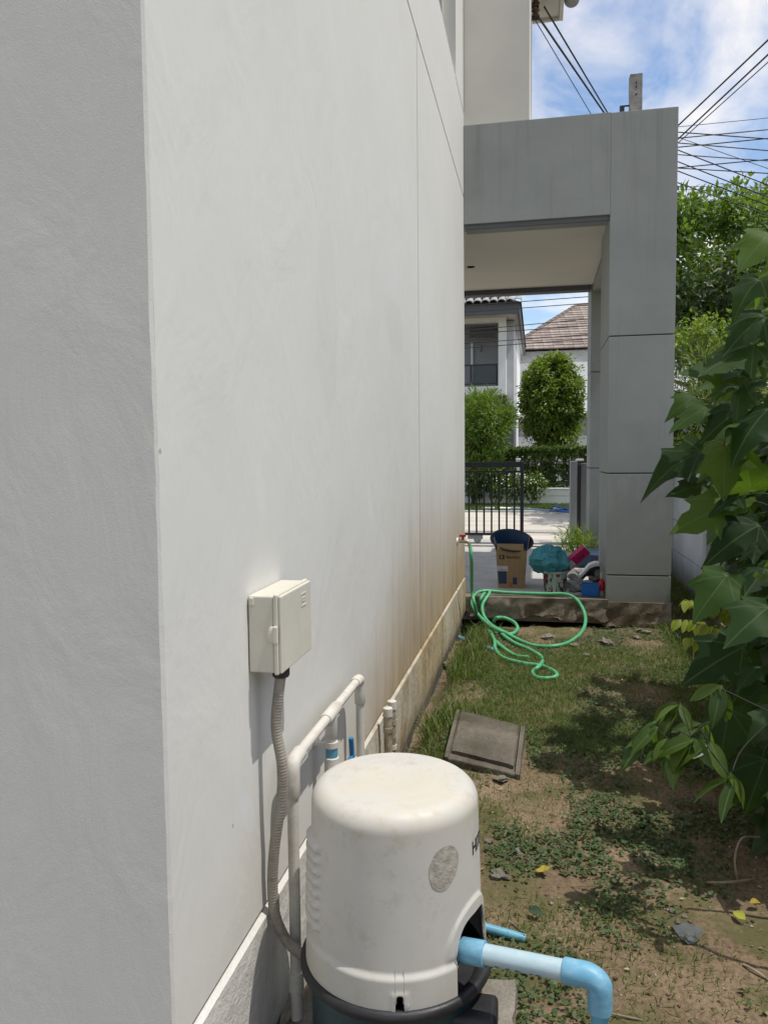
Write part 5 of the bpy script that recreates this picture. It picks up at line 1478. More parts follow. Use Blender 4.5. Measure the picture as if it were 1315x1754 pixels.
# clipped dome tree
P_ = at(944, 690, Y=21.0)
t = thing('clipped_tree', 'rounded clipped tree with dense bright leaves beyond the road', 'tree', (P_[0], 21, 0.15))
trunk(t, (P_[0] + 0.1, 21, 0.1), (P_[0], 21, 2.6), 0.09, 5, 0.6)
crown('crown', t, F_dome, (P_[0], 21, P_[2] + 0.05), (0.80, 0.80, 1.18), 240, 60, 0.10, 0.058, 0.17, 0.45, 0.62)
crown('inner_foliage', t, F_hedge, (P_[0], 21, P_[2] + 0.05), (0.62, 0.62, 0.95), 110, 44, 0.11, 0.06, 0.2, 0.45, 0.2)
crown('lower_foliage', t, F_dome, (P_[0] + 0.1, 21, 1.75), (0.72, 0.6, 0.55), 55, 36, 0.11, 0.05, 0.2, 0.3, 0.4)
# oleander
P_ = at(826, 728, Y=18.9)
t = thing('oleander_shrub', 'tall loose shrub with narrow leaves in front of the balcony house', 'shrub', (P_[0] - 0.2, 18.9, 0.15))
trunk(t, (P_[0] - 0.25, 18.9, 0.1), (P_[0], 18.9, 2.2), 0.05, 7, 0.7)
crown('foliage', t, F_ole, (P_[0], 18.9, P_[2]), (0.78, 0.7, 0.78), 150, 40, 0.15, 0.030, 0.2, 0.5, 0.25, tipdown=-0.35)
crown('low_foliage', t, F_ole, (P_[0] - 0.2, 18.9, 1.2), (0.7, 0.6, 0.5), 40, 34, 0.15, 0.030, 0.2, 0.5, 0.3, tipdown=-0.2)
# hedge
def hedge(name, label, x0, x1, y0, y1, z0, z1, n, mat, leaf, seed, amp=0.12):
    t = thing(name, label, 'hedge', ((x0 + x1) / 2, (y0 + y1) / 2, z0))
    C = np.stack([RNG.uniform(x0, x1, n), y0 + (y1 - y0) * RNG.random(n) ** 2.2, RNG.uniform(z0, z1, n)], 1)
    top = z1 + amp * (fbm(C[:, 0] * 2 + seed, C[:, 1] * 2) - 0.5) * 2
    ontop = RNG.random(n) < 0.25
    C[:, 2] = np.where(ontop, top - 0.08 * RNG.random(n), np.minimum(C[:, 2], top))
    C[:, 1] += 0.25 * (fbm(C[:, 0] * 2.5, C[:, 2] * 2.5 + seed) - 0.5)
    gap = fbm(C[:, 0] * 4, C[:, 2] * 4 + 9, 3)
    C = C[(gap > 0.33) | ontop]
    n = len(C)
    T = unit(np.array([0, -0.5, 0.1]) + rdir(n)); N = unit(np.array([0, -0.6, 0.7]) + 0.6 * rdir(n))
    put('foliage', leaves_mesh('foliage', C, T, N, leaf * RNG.uniform(0.7, 1.3, n), leaf * 0.55 * RNG.uniform(0.7, 1.3, n)), mat, t)
    st = MB()
    for i in range(int((x1 - x0) / 0.35)):
        xx = x0 + 0.35 * i + random.uniform(-.1, .1)
        st.tube(bez([(xx, y1 - 0.2, 0.1), (xx + random.uniform(-.1, .1), y1 - 0.25, (z0 + z1) / 2), (xx + random.uniform(-.15, .15), y1 - 0.2, z1 - 0.1)], 3), 0.018, 5)
    o = build('stems', st, M['bark'], t); o['kind'] = 'stuff'
    return t
hz1 = at(900, 769, Y=20)[2]
hedge('hedge', 'clipped dark green hedge behind the low white garden wall', -3.6, 3.2, 19.62, 20.4, 0.55, hz1, 26000, F_hedge, 0.085, 4)
# flowering shrubs before the wall
for i, (px, lbl) in enumerate(((815, 'low white flowered shrub seen through the left bars of the gate'), (850, 'low white flowered shrub behind the middle bars of the gate'), (884, 'low white flowered shrub behind the white post'), (912, 'low white flowered shrub right of the gate stile'))):
    P_ = at(px, 846, Y=18.8)
    t = thing('flowering_shrub', lbl, 'shrub', (P_[0], 18.8, 0.17), 'white flowered shrubs')
    crown('foliage', t, F_hedge, (P_[0], 18.8, 0.62), (0.30, 0.25, 0.28), 30, 26, 0.075, 0.04, 0.10, 0.5, 0.3)
    fl = MB()
    for k_ in range(16):
        d = rdir(1)[0]; d[2] = abs(d[2]); d[1] = -abs(d[1])
        q = np.array([P_[0], 18.8, 0.64]) + d * np.array([0.34, 0.28, 0.33])
        fl.add([q + [-0.016, 0, 0], q + [0, -0.010, -0.014], q + [0.016, 0, 0], q + [0, 0.010, 0.014]], [(0, 1, 2, 3)])
    o = build('blossom', fl, M['white'], t); o['kind'] = 'stuff'
    st = MB()
    for k_ in range(6):
        st.tube(bez([(P_[0] + random.uniform(-.12, .12), 18.8, 0.15), (P_[0] + random.uniform(-.2, .2), 18.8, 0.4), (P_[0] + random.uniform(-.25, .25), 18.8, 0.6)], 3), 0.008, 5)
    o = build('stems', st, M['bark'], t); o['kind'] = 'stuff'
# ornamental grass by the rear column
P_ = at(978, 956, Z=FLOOR)
t = thing('ornamental_grass', 'spiky light green ornamental grass clump beside the rear column', 'plant', (P_[0] + 0.05, P_[1], FLOOR))
n = 330
a = RNG.uniform(0, 2 * math.pi, n); el_ = RNG.uniform(0.25, 1.35, n)
Tn = np.stack([np.cos(a) * np.cos(el_), np.sin(a) * np.cos(el_), np.sin(el_)], 1)
Cn = np.stack([P_[0] + 0.07 + 0.10 * RNG.normal(size=n), P_[1] + 0.12 * RNG.normal(size=n), FLOOR + 0.02 + 0.22 * RNG.random(n)], 1)
put('foliage', leaves_mesh('foliage', Cn, Tn, np.tile([0, 0, 1.0], (n, 1)) + 0.3 * rdir(n), RNG.uniform(0.12, 0.27, n), RNG.uniform(0.012, 0.02, n), 0.2, 0.25), leafy('ornamental_grass_leaf', (0.10, 0.16, 0.02), (0.16, 0.23, 0.035), (0.26, 0.32, 0.08), 0.35), t)
# neighbour's trees and shrubs beyond the fence
def tree(name, label, mat, c, rad, ncl, per, leaf, w, cr, base, rt=0.14, **kw):
    t = thing(name, label, 'tree', (base[0], base[1], 0))
    trunk(t, (base[0], base[1], -0.05), (c[0], c[1], c[2] - rad[2] * 0.2), rt, 7, rad[0] * 0.55)
    crown('crown', t, mat, c, rad, ncl, per, leaf, w, cr, **kw)
    return t
c = at(1235, 455, Y=16.0)
tree('feathery_tree', 'large bright green tree under the cables right of the portico', F_big, (c[0] - 0.1, 16.0, c[2] + 0.05), (1.9, 1.6, 1.25), 150, 78, 0.15, 0.07, 0.34, (c[0], 16, 0), 0.15, shell=0.55)
c = at(1300, 420, Y=20.0)
tree('taller_tree', 'taller darker tree rising at the right edge behind the bright tree', F_big, (c[0] + 0.6, 20.0, c[2] + 0.1), (2.0, 1.8, 1.5), 110, 60, 0.17, 0.08, 0.38, (c[0] + 0.6, 20, 0), 0.17, shell=0.5)
c = at(1215, 535, Y=14.2)
tree('dark_tree', 'dark green tree low behind the fence with gaps of sky', F_dark, (c[0] + 0.2, 14.2, c[2]), (1.9, 1.3, 1.0), 100, 55, 0.14, 0.075, 0.32, (c[0] + 0.3, 14.2, 0), 0.12, shell=0.35)
c = at(1205, 590, Y=10.6)
tree('yellow_green_shrub', 'yellow green small leaved shrub beyond the fence beside the column', F_yel, (c[0] + 0.3, 10.6, c[2] + 0.02), (0.75, 0.6, 0.36), 60, 44, 0.07, 0.045, 0.15, (c[0] + 0.3, 10.6, 0), 0.05, shell=0.3)
P_ = at(1200, 690, Y=8.9)
t = thing('striped_grass_shrub', 'pale variegated narrow leaved shrub behind the fence beside the column', 'shrub', (P_[0] + 0.2, 8.9, 0))
crown('foliage', t, F_bamboo, (P_[0] + 0.22, 8.9, P_[2] + 0.02), (0.62, 0.5, 0.52), 70, 56, 0.13, 0.014, 0.20, up=0.4, shell=0.2, tipdown=-0.1)
crown('inner_foliage', t, F_dark, (P_[0] + 0.35, 9.25, 1.75), (0.8, 0.4, 0.75), 60, 30, 0.13, 0.05, 0.24, up=0.4, shell=0.2)
trunk(t, (P_[0] + 0.2, 8.95, -0.05), (P_[0] + 0.2, 8.95, 1.7), 0.03, 6, 0.4)
c = at(1175, 770, Y=8.6)
t = thing('low_fence_shrub', 'small bright leaved shrub peeping over the fence top', 'shrub', (c[0] + 0.2, 8.6, 0))
crown('foliage', t, F_yel, (c[0] + 0.22, 8.6, c[2] - 0.05), (0.45, 0.3, 0.2), 30, 36, 0.055, 0.03, 0.10, up=0.5, shell=0.2)
trunk(t, (c[0] + 0.25, 8.65, -0.05), (c[0] + 0.25, 8.65, 1.3), 0.02, 4, 0.25)

# ------------------------------------------------------------------ shrub with big lobed leaves on the right
def lobed_leaf(name, seed):
    """5-lobed drooping leaf, unit length, petiole at the origin, tip towards +y"""
    random.seed(seed)
    j = lambda s=0.04: random.uniform(-s, s)
    dp = random.uniform(-0.03, 0.05)
    half = [(0.0, -0.0), (0.15, -0.13 + j()), (0.33, -0.12 + j()), (0.49 + j(), 0.02 + j()), (0.40 - dp, 0.14), (0.44 - dp, 0.28), (0.56 + j(), 0.47 + j()), (0.385 - dp, 0.48), (0.275 - dp * 0.7, 0.56), (0.215, 0.70), (0.085, 0.90), (0.0, 1.06)]
    mid = [(0, 0.0), (0, 0.0), (0, 0.06), (0, 0.12), (0, 0.18), (0, 0.28), (0, 0.40), (0, 0.48), (0, 0.56), (0, 0.70), (0, 0.86), (0, 1.02)]
    bend = random.uniform(0.10, 0.65); cup = random.uniform(-0.15, 0.5); wv = random.uniform(0, 6)
    def lift(x, y): return cup * abs(x) - 0.5 * abs(x) ** 2 - bend * max(0, y) ** 2 + 0.075 * math.sin(8 * y + wv + (1.3 if x > 0 else 0)) * abs(x) * 2.2
    vs = []; fs = []
    n = len(half)
    for side in (1, -1):
        o = len(vs)
        for k_ in range(n):
            (x, y), (mx_, my) = half[k_], mid[k_]
            x *= side * (1 + j(0.06))
            hx_, hy_ = (x + mx_) / 2, (y + my) / 2
            vs += [(mx_, my, lift(mx_, my)), (hx_, hy_, lift(hx_, hy_) - 0.01), (x, y, lift(x, y))]
        for k_ in range(n - 1):
            a = o + k_ * 3
            q = [(a, a + 1, a + 4, a + 3), (a + 1, a + 2, a + 5, a + 4)]
            fs += q if side == 1 else [f[::-1] for f in q]
    me = mesh_from(name, vs, fs, 180)
    return me
def lobed_material():
    k = NT('lobed_leaf', 0.55, 0.14)
    oi = k.n('ShaderNodeObjectInfo')
    g = k.n('ShaderNodeNewGeometry')
    fac = oi.outputs['Random']
    col = k.ramp(fac, [(0.0, (0.010, 0.028, 0.011)), (0.40, (0.020, 0.050, 0.017)), (0.75, (0.042, 0.088, 0.020)), (0.95, (0.085, 0.14, 0.02)), (1.0, (0.15, 0.17, 0.03))])
    X, Y, Z = k.xyz()
    ax = k.math('ABSOLUTE', X)
    mid = k.maprange(ax, 0.006, 0.018, 1, 0)
    def vein(sx, sy):
        L = math.hypot(sx, sy); 
        d = k.math('ABSOLUTE', k.math('SUBTRACT', k.math('MULTIPLY', ax, sy / L), k.math('MULTIPLY', Y, sx / L)))
        return k.maprange(d, 0.004, 0.014, 1, 0)
    v = k.math('MAXIMUM', mid, k.math('MAXIMUM', vein(0.58, 0.56), vein(0.5, 0.08)))
    # small side veins
    w = k.n('ShaderNodeTexWave'); w.inputs['Scale'].default_value = 5.5; w.inputs['Distortion'].default_value = 1.2
    cm = k.n('ShaderNodeCombineXYZ'); k.L(k.math('SUBTRACT', Y, k.math('MULTIPLY', ax, 0.8)), cm.inputs[0]); k.L(cm.outputs[0], w.inputs['Vector'])
    sv = k.maprange(w.outputs['Fac'], 0.85, 1.0, 0, 0.10)
    col = k.mix(k.maprange(k.noise(3.5, 4), 0.45, 0.7, 0, 0.35), col, (0.055, 0.085, 0.03))
    col = k.mix(k.math('MAXIMUM', k.math('MULTIPLY', v, 0.5), sv), col, (0.13, 0.18, 0.09))
    k.color(col)
    tr = k.n('ShaderNodeBsdfTranslucent')
    k.L(k.mix(0.6, col, (0.22, 0.40, 0.015)), tr.inputs['Color'])
    mx = k.n('ShaderNodeMixShader'); mx.inputs[0].default_value = 0.42
    k.L(k.b.outputs[0], mx.inputs[1]); k.L(tr.outputs[0], mx.inputs[2])
    k.L(mx.outputs[0], k.t.nodes['Material Output'].inputs['Surface'])
    return k.m
M['lobed'] = lobed_material()
LM = [lobed_leaf('leaf', 100 + i) for i in range(14)]
for me_ in LM: me_.materials.append(M['lobed'])
random.seed(77)
shrub = thing('lobed_leaf_shrub', 'tall dark shrub with large lobed leaves leaning in from the right edge', 'shrub', (1.05, 2.5, 0))
def basis(T, up, roll):
    T = Vector(T).normalized(); n_ = Vector(up); n_ = (n_ - T * n_.dot(T)).normalized()
    n_ = (Matrix.Rotation(roll, 3, T) @ n_)
    s_ = T.cross(n_)
    return Matrix((s_, T, n_)).transposed().to_4x4()
prof_y = [330, 400, 440, 480, 530, 560, 610, 650, 690, 740, 790, 820, 850, 890, 930, 960, 1000, 1060, 1120, 1170, 1230, 1300, 1380, 1440, 1500]
prof_x = [1330, 1300, 1285, 1275, 1255, 1240, 1220, 1195, 1178, 1175, 1165, 1180, 1190, 1185, 1190, 1215, 1225, 1235, 1225, 1215, 1240, 1245, 1243, 1265, 1300]
stems = []
def shrub_leaf(px, py, Y, size, tip=None, up=None, roll=None, parent=shrub):
    P_ = Vector(at(px, py, Y=Y))
    T = tip or (-0.75 + random.uniform(-.35, .35), -0.25 + random.uniform(-.55, .45), -0.55 + random.uniform(-.35, .35))
    U = up or (-0.35 + random.uniform(-.3, .3), -0.35 + random.uniform(-.3, .3), 1.0)
    o = put('leaf', LM[random.randrange(len(LM))], None, parent)
    Mx = Matrix.Translation(P_) @ basis(T, U, random.uniform(-.45, .45) if roll is None else roll) @ Matrix.Diagonal((size, size, size, 1))
    o.matrix_basis = Mx
    return P_
cnt = 0
sub = []
# hero leaves read off the photograph: (petiole px, py, depth, length, tip px, tip py)
heroes = [(1242, 765, 1.95, .125, 1236, 826), (1250, 862, 1.95, .15, 1157, 900), (1285, 842, 1.95, .12, 1280, 800), (1268, 700, 2.2, .12, 1200, 745), (1208, 698, 2.3, .10, 1145, 730), (1262, 640, 2.1, .14, 1185, 632), (1250, 1215, 1.9, .13, 1225, 1300), (1315, 700, 1.85, .14, 1262, 748), (1200, 775, 2.4, .11, 1100, 800), (1190, 680, 2.4, .09, 1146, 697), (1300, 900, 1.85, .13, 1230, 930), (1245, 985, 2.0, .14, 1195, 1045), (1272, 1108, 2.0, .15, 1170, 1160), (1290, 590, 2.0, .15, 1225, 620), (1305, 540, 2.0, .13, 1245, 590), (1315, 1040, 1.8, .13, 1270, 1075), (1315, 400, 2.0, .12, 1278, 440), (1300, 480, 2.1, .11, 1268, 500), (1210, 830, 2.35, .10, 1145, 838), (1310, 1300, 1.8, .12, 1285, 1370)]
for (px, py, Y, L_, tx_, ty_) in heroes:
    dY = 1.25 if py < 930 else 0.72; L_ *= (Y + dY) / Y; Y += dY; A_ = Vector(at(px, py, Y=Y)); B_ = Vector(at(tx_, ty_, Y=Y - 0.06))
    shrub_leaf(px, py, Y, max(L_, (B_ - A_).length), tip=tuple(B_ - A_), up=(-0.3, -0.75, 0.75), roll=random.uniform(-.25, .25))
    cnt += 1
while cnt < 294:
    py = random.uniform(360, 1440); Y = random.uniform(2.55, 3.9) if py > 930 else random.uniform(3.1, 4.7)
    if py < 930 and random.random() > 0.42: continue
    bx = np.interp(py, prof_y, prof_x)
    off = 42 + (3.9 - Y) * 22 + abs(random.gauss(0, 62))
    px = bx + off
    if px > 1410: continue
    # leave a few windows onto the garden behind
    if 1000 < py < 1130 and px < 1262: continue
    if 1160 < py < 1330 and px < 1245: continue
    size = random.uniform(0.07, 0.145) * (1.0 if py > 930 else 1.2)
    P_ = shrub_leaf(px, py, Y, size); sub.append(P_); cnt += 1
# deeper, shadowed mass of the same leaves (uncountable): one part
base_v = [np.array([v.co[:] for v in me_.vertices]) for me_ in LM[:4]]
base_f = [np.array([list(p.vertices) for p in me_.polygons]) for me_ in LM[:4]]
VV, FF = [], []; off_ = 0
made = 0
while made < 1700:
    Y = random.uniform(2.4, 4.6); z = random.uniform(0.12, 2.2); x = random.uniform(0.7, 1.42)
    # stay behind the visible outline
    d = np.array([x, Y, z]) - EYE
    cz = d @ _f
    ppx = PW / 2 + F_PX * (d @ _r) / cz; ppy = PH / 2 - F_PX * (d @ _u) / cz
    if ppx < np.interp(ppy, prof_y, prof_x) + 48: continue
    if z > 2.6 * (x - 0.48): continue
    k_ = random.randrange(4); s_ = random.uniform(0.07, 0.15)
    T = (-0.6 + random.uniform(-.6, .5), random.uniform(-.8, .6), -0.5 + random.uniform(-.4, .4))
    Mx = np.array((Matrix.Translation((x, Y, z)) @ basis(T, (random.uniform(-.5, .2), random.uniform(-.5, .5), 1), random.uniform(-.5, .5)) @ Matrix.Diagonal((s_, s_, s_, 1))))
    v = base_v[k_] @ Mx[:3, :3].T + Mx[:3, 3]
    VV.append(v); FF.append(base_f[k_] + off_); off_ += len(v); made += 1
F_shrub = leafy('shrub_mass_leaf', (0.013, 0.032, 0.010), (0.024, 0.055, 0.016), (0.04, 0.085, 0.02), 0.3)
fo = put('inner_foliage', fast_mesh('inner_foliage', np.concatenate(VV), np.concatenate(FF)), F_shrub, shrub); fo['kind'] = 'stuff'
M['stem'] = simple('green_brown_stem', (0.06, 0.065, 0.03), 0.7, 0.3, 12, 0.3)
for i in range(9):
    bx_, by_ = random.uniform(0.85, 1.25), random.uniform(1.9, 3.2)
    tx_, ty_, tz_ = bx_ - random.uniform(0.1, 0.35), by_ + random.uniform(-.3, .3), random.uniform(1.0, 1.45)
    p_ = bez([(bx_, by_, -0.03), (bx_ + random.uniform(-.08, .08), by_, tz_ * 0.5), (tx_, ty_, tz_)], 8)
    build('stem', MB().tube(p_, [0.011 * (1 - 0.6 * j / (len(p_) - 1)) for j in range(len(p_))], 7), M['stem'], shrub, smooth=60)
pet = MB()
for P_ in sub[::2]:
    e_ = np.array(P_) + np.array([0.10 + random.uniform(0, .06), random.uniform(-.03, .06), random.uniform(-.06, .05)])
    pet.tube(bez([P_, (np.array(P_) + e_) / 2 + [0, 0, 0.012], e_], 3), 0.0017, 5)
o = build('petioles', pet, M['stem'], shrub, smooth=60); o['kind'] = 'stuff'

# ------------------------------------------------------------------ shrub with lance leaves, low in front
def lance_leaf(name, wid, bend, seed):
    random.seed(seed)
    ys = [0, 0.08, 0.22, 0.4, 0.58, 0.76, 0.9, 1.0]; ws = [0.01, 0.07, 0.145, 0.18, 0.17, 0.12, 0.055, 0.0]
    vs, fs = [], []
    for y, w in zip(ys, ws):
        w *= wid; z = -bend * y * y
        vs += [(-w, y, z + w * 0.35), (0, y, z), (w, y, z + w * 0.35)]
    for k_ in range(len(ys) - 1):
        a = k_ * 3; fs += [(a, a + 1, a + 4, a + 3), (a + 1, a + 2, a + 5, a + 4)]
    return mesh_from(name, vs, fs, 180)
def obj_leaf_mat(name, ramp_, trans, tcol):
    k = NT(name, 0.4, 0.4)
    oi = k.n('ShaderNodeObjectInfo'); X, Y, Z = k.xyz()
    col = k.ramp(oi.outputs['Random'], ramp_)
    col = k.mix(k.maprange(k.math('ABSOLUTE', X), 0.006, 0.02, 0.45, 0), col, (0.20, 0.27, 0.10))
    k.color(col)
    tr = k.n('ShaderNodeBsdfTranslucent'); k.L(k.mix(0.6, col, tcol), tr.inputs['Color'])
    mx = k.n('ShaderNodeMixShader'); mx.inputs[0].default_value = trans
    k.L(k.b.outputs[0], mx.inputs[1]); k.L(tr.outputs[0], mx.inputs[2])
    k.L(mx.outputs[0], k.t.nodes['Material Output'].inputs['Surface']); return k.m
M['lance'] = obj_leaf_mat('lance_leaf', [(0, (0.03, 0.065, 0.012)), (0.55, (0.055, 0.105, 0.016)), (1, (0.10, 0.16, 0.022))], 0.38, (0.22, 0.36, 0.015))
M['leaflet'] = obj_leaf_mat('yellow_leaflet', [(0, (0.20, 0.27, 0.03)), (1, (0.38, 0.42, 0.07))], 0.45, (0.55, 0.62, 0.06))
LA = [lance_leaf('leaf', 0.85 + 0.12 * i, 0.12 + 0.12 * i, i) for i in range(4)]
for me_ in LA: me_.materials.append(M['lance'])
LY = [lance_leaf('leaflet', 1.25 + 0.15 * i, 0.2, i + 9) for i in range(3)]
for me_ in LY: me_.materials.append(M['leaflet'])
random.seed(31)
M['stem_dark'] = simple('dark_stem', (0.022, 0.028, 0.014), 0.8, 0.3, 12, 0)
lance = thing('lance_leaf_shrub', 'low branch of bright green lance shaped leaves reaching left over the soil', 'shrub', (0.75, 2.2, 0))
nodes = [(1160, 1205, 2.35, 7), (1126, 1240, 2.3, 5), (1182, 1262, 2.25, 8), (1148, 1270, 2.3, 7), (1215, 1270, 2.25, 6), (1236, 1180, 2.3, 5), (1205, 1240, 2.4, 5), (1250, 1330, 2.15, 5), (1108, 1265, 2.35, 3)]
hub_ = Vector(at(1330, 1225, Y=2.3))
joined_ = [hub_]
for (px, py, Y, n_) in sorted(nodes, reverse=True):
    P_ = Vector(at(px, py, Y=Y))
    near_ = min(joined_, key=lambda q_: (q_ - P_).length)
    joined_.append(P_)
    build('branch', MB().tube(bez([near_, (near_ + P_) / 2 + Vector((random.uniform(-.03, .03), 0, random.uniform(-.02, .05))), P_], 6), 0.002, 6), M['stem_dark'], lance, smooth=60)
    for i in range(n_):
        a = random.uniform(0, 2 * math.pi)
        T = (math.cos(a) * 0.65 - 0.35, math.sin(a) * 0.5 - 0.15, -0.75 + random.uniform(-.3, .5))
        o = put('leaf', LA[random.randrange(4)], None, lance)
        s_ = random.uniform(0.075, 0.125)
        o.matrix_basis = Matrix.Translation(P_ + Vector((random.uniform(-.012, .012), random.uniform(-.012, .012), random.uniform(-.012, .012)))) @ basis(T, (-.2, -.6, 1), random.uniform(-.5, .5)) @ Matrix.Diagonal((s_, s_, s_, 1))
build('stem', MB().tube(bez([(0.98, 2.35, -0.02), (0.92, 2.32, 0.3), tuple(hub_)], 6), 0.006, 7), M['stem_dark'], lance, smooth=60)
yel = thing('yellow_leaflet_plant', 'sprays of small yellow green leaflets lit by the sun right of the column', 'plant', (1.05, 3.4, 0))
sprays = [((1262, 1085), (1150, 1062), 3.4, 11), ((1262, 1060), (1172, 1028), 3.5, 10), ((1258, 1120), (1176, 1092), 3.3, 10), ((1262, 1000), (1206, 972), 3.6, 7), ((1268, 1100), (1188, 1068), 3.2, 9), ((1270, 1140), (1205, 1120), 3.2, 8), ((1262, 1040), (1196, 1046), 3.45, 8)]
yh = Vector(at(1285, 1070, Y=3.4))
for (a, b, Y, n_) in sprays:
    A_, B_ = Vector(at(*a, Y=Y)), Vector(at(*b, Y=Y))
    build('rachis', MB().tube(bez([yh, A_, (A_ + B_) / 2 + Vector((0, 0, 0.02)), B_], 5), 0.002, 5), M['stem'], yel, smooth=60)
    for i in range(n_):
        t_ = (i + 0.5) / n_
        Q = A_ * (1 - t_) + B_ * t_ + Vector((0, 0, 0.02 * 4 * t_ * (1 - t_)))
        for s2 in (-1, 1):
            if random.random() < 0.15: continue
            o = put('leaflet', LY[random.randrange(3)], None, yel)
            s_ = random.uniform(0.045, 0.070)
            T = (-0.35 + random.uniform(-.2, .2), s2 * 0.5 + random.uniform(-.2, .2), -0.6 + random.uniform(-.3, .3))
            o.matrix_basis = Matrix.Translation(Q) @ basis(T, (0.2, -.3, 1), random.uniform(-.5, .5)) @ Matrix.Diagonal((s_, s_, s_, 1))
build('stem', MB().tube(bez([(1.15, 3.45, -0.02), (1.1, 3.42, 0.4), tuple(yh)], 6), 0.006, 7), M['stem'], yel, smooth=60)
# fallen leaves
for (px, py, s_, lb, c) in ((930, 1493, 0.045, 'yellow fallen leaf curled on the clover', (0.30, 0.24, 0.03)), (905, 1557, 0.05, 'dark green fallen leaf lying in the clover', (0.03, 0.06, 0.03)), (1276, 1575, 0.045, 'yellow green fallen leaf on the bare soil at right', (0.30, 0.30, 0.04)), (1300, 1545, 0.04, 'small yellow fallen leaf by the right edge', (0.27, 0.2, 0.03))):
    P_ = G(px, py, 0.02)
    me_ = lobed_leaf('fallen_leaf', px) if py == 1493 else lance_leaf('fallen_leaf', 1.6, 0.25, px)
    o = put('fallen_leaf', me_, simple('fallen_leaf_%d' % px, c, 0.5, 0.2, 3, 0))
    o.matrix_basis = Matrix.Translation(P_) @ basis((random.uniform(-1, 1), random.uniform(-1, 1), 0.15), (-0.3, -0.4, 1), 0) @ Matrix.Diagonal((s_, s_, s_, 1))
    tag(o, lb, 'leaf')

# ------------------------------------------------------------------ grass and clover
def in_lid(x, y):
    c_ = (TL + BR) / 2
    return (np.abs(x - c_[0] - 0.01) < 0.175) & (np.abs(y - c_[1]) < 0.25)
def on_pad(x, y): return (x < -0.04) & (y < 1.88)
def blades(n, xr, yr, dens, hmin, hmax, w, lean_):
    x = RNG.uniform(*xr, n); y = RNG.uniform(*yr, n)
    d = dens(x, y)
    kp = (RNG.random(n) < d) & ~in_lid(x, y) & ~on_pad(x, y)
    x, y, d = x[kp], y[kp], d[kp]; n = len(x)
    z = gh(x, y) - 0.003
    h = RNG.uniform(hmin, hmax, n) * (0.6 + 0.6 * np.clip(d, 0, 1))
    a = RNG.uniform(0, 2 * math.pi, n); ln = RNG.uniform(0.15, lean_, n) * h
    dx, dy = np.cos(a) * ln, np.sin(a) * ln
    b = RNG.uniform(0, 2 * math.pi, n); sx, sy = np.cos(b) * w * 0.5, np.sin(b) * w * 0.5
    P0 = np.stack([x, y, z], 1); S = np.stack([sx, sy, 0 * sx], 1)
    P1 = P0 + np.stack([dx * 0.35, dy * 0.35, h * 0.6], 1); P2 = P0 + np.stack([dx, dy, h * (1 - 0.25 * np.minimum(1, ln / h))], 1)
    V = np.stack([P0 - S, P0 + S, P1 + S * 0.8, P1 - S * 0.8, P2 + S * 0.1, P2 - S * 0.1], 1).reshape(-1, 3)
    i = np.arange(n)[:, None] * 6
    F = np.concatenate([i + np.array([0, 1, 2, 3]), i + np.array([3, 2, 4, 5])])
    return V, F
def cov(x, y):
    """how grassy the ground is"""
    p = fbm(x * 2.1 + 4, y * 1.6 + 2, 4)
    far = sstep(2.2, 3.5, y)
    c_ = sstep(0.50, 0.64, p) * 0.5 * (1 - far) + far * (0.22 + 0.78 * sstep(0.38, 0.58, p))
    c_ = c_ * (1 - 0.9 * sstep(5.05, 5.75, y + 0.7 * (fbm(x * 3, y * 3 + 7) - 0.5)) * (1 - sstep(0.95, 1.15, x)))
    return c_ * (1 - 0.8 * (1 - sstep(1.7, 2.3, y)) )
V1, F1 = blades(115000, (-0.52, 1.45), (1.7, 6.35), cov, 0.012, 0.042, 0.0034, 1.8)
def wall_tuft(x, y):
    return sstep(2.7, 3.1, y) * (1 - sstep(5.6, 6.0, y)) * (1 - sstep(-0.42, -0.24, x)) * (0.12 + 0.88 * sstep(0.42, 0.62, fbm(x * 4, y * 2.6 + 5, 3)))
V2, F2 = blades(3600, (-0.56, -0.22), (2.7, 6.0), wall_tuft, 0.05, 0.15, 0.0052, 1.3)
def far_tuft(x, y): return np.full(len(x), 0.75)
V3, F3 = blades(9000, (0.9, 1.46), (4.0, 9.0), far_tuft, 0.03, 0.10, 0.005, 1.3)
V = np.concatenate([V1, V2, V3]); F = np.concatenate([F1, F2 + len(V1), F3 + len(V1) + len(V2)])
F_grass = leafy('grass_blade', (0.052, 0.092, 0.014), (0.09, 0.135, 0.022), (0.17, 0.175, 0.06), 0.25, 0.6)
tag(put('grass', fast_mesh('grass', V, F), F_grass), 'patchy short green grass over the sandy side yard', 'grass', None, 'stuff')
# clover
n = 95000
x = RNG.uniform(-0.45, 1.40, n); y = RNG.uniform(1.72, 6.0, n)
p = fbm(x * 3.9 + 21, y * 3.1 + 41, 4)
dn = sstep(0.455, 0.58, p) * (0.9 - 0.45 * sstep(3.4, 4.6, y)) * (1 - 0.75 * sstep(0.55, 0.9, x) * (1 - sstep(2.0, 2.8, y))) * (0.42 + 0.58 * sstep(2.0, 2.7, y))
bare = sstep(0.40, 0.55, fbm(x * 2.3 + 30, y * 2.3 + 8, 3)) * sstep(0.1, 0.35, x) * (1 - sstep(2.1, 2.6, y)) + 0.6 * sstep(0.5, 0.62, fbm(x * 2.6 + 3, y * 2.2 + 18, 3))
kp = (RNG.random(n) < dn * np.clip(1 - 0.8 * bare, 0, 1)) & ~in_lid(x, y) & ~on_pad(x, y)
x, y = x[kp], y[kp]; n = len(x)
r = RNG.uniform(0.004, 0.0088, n); z = gh(x, y) + RNG.uniform(0.004, 0.020, n)
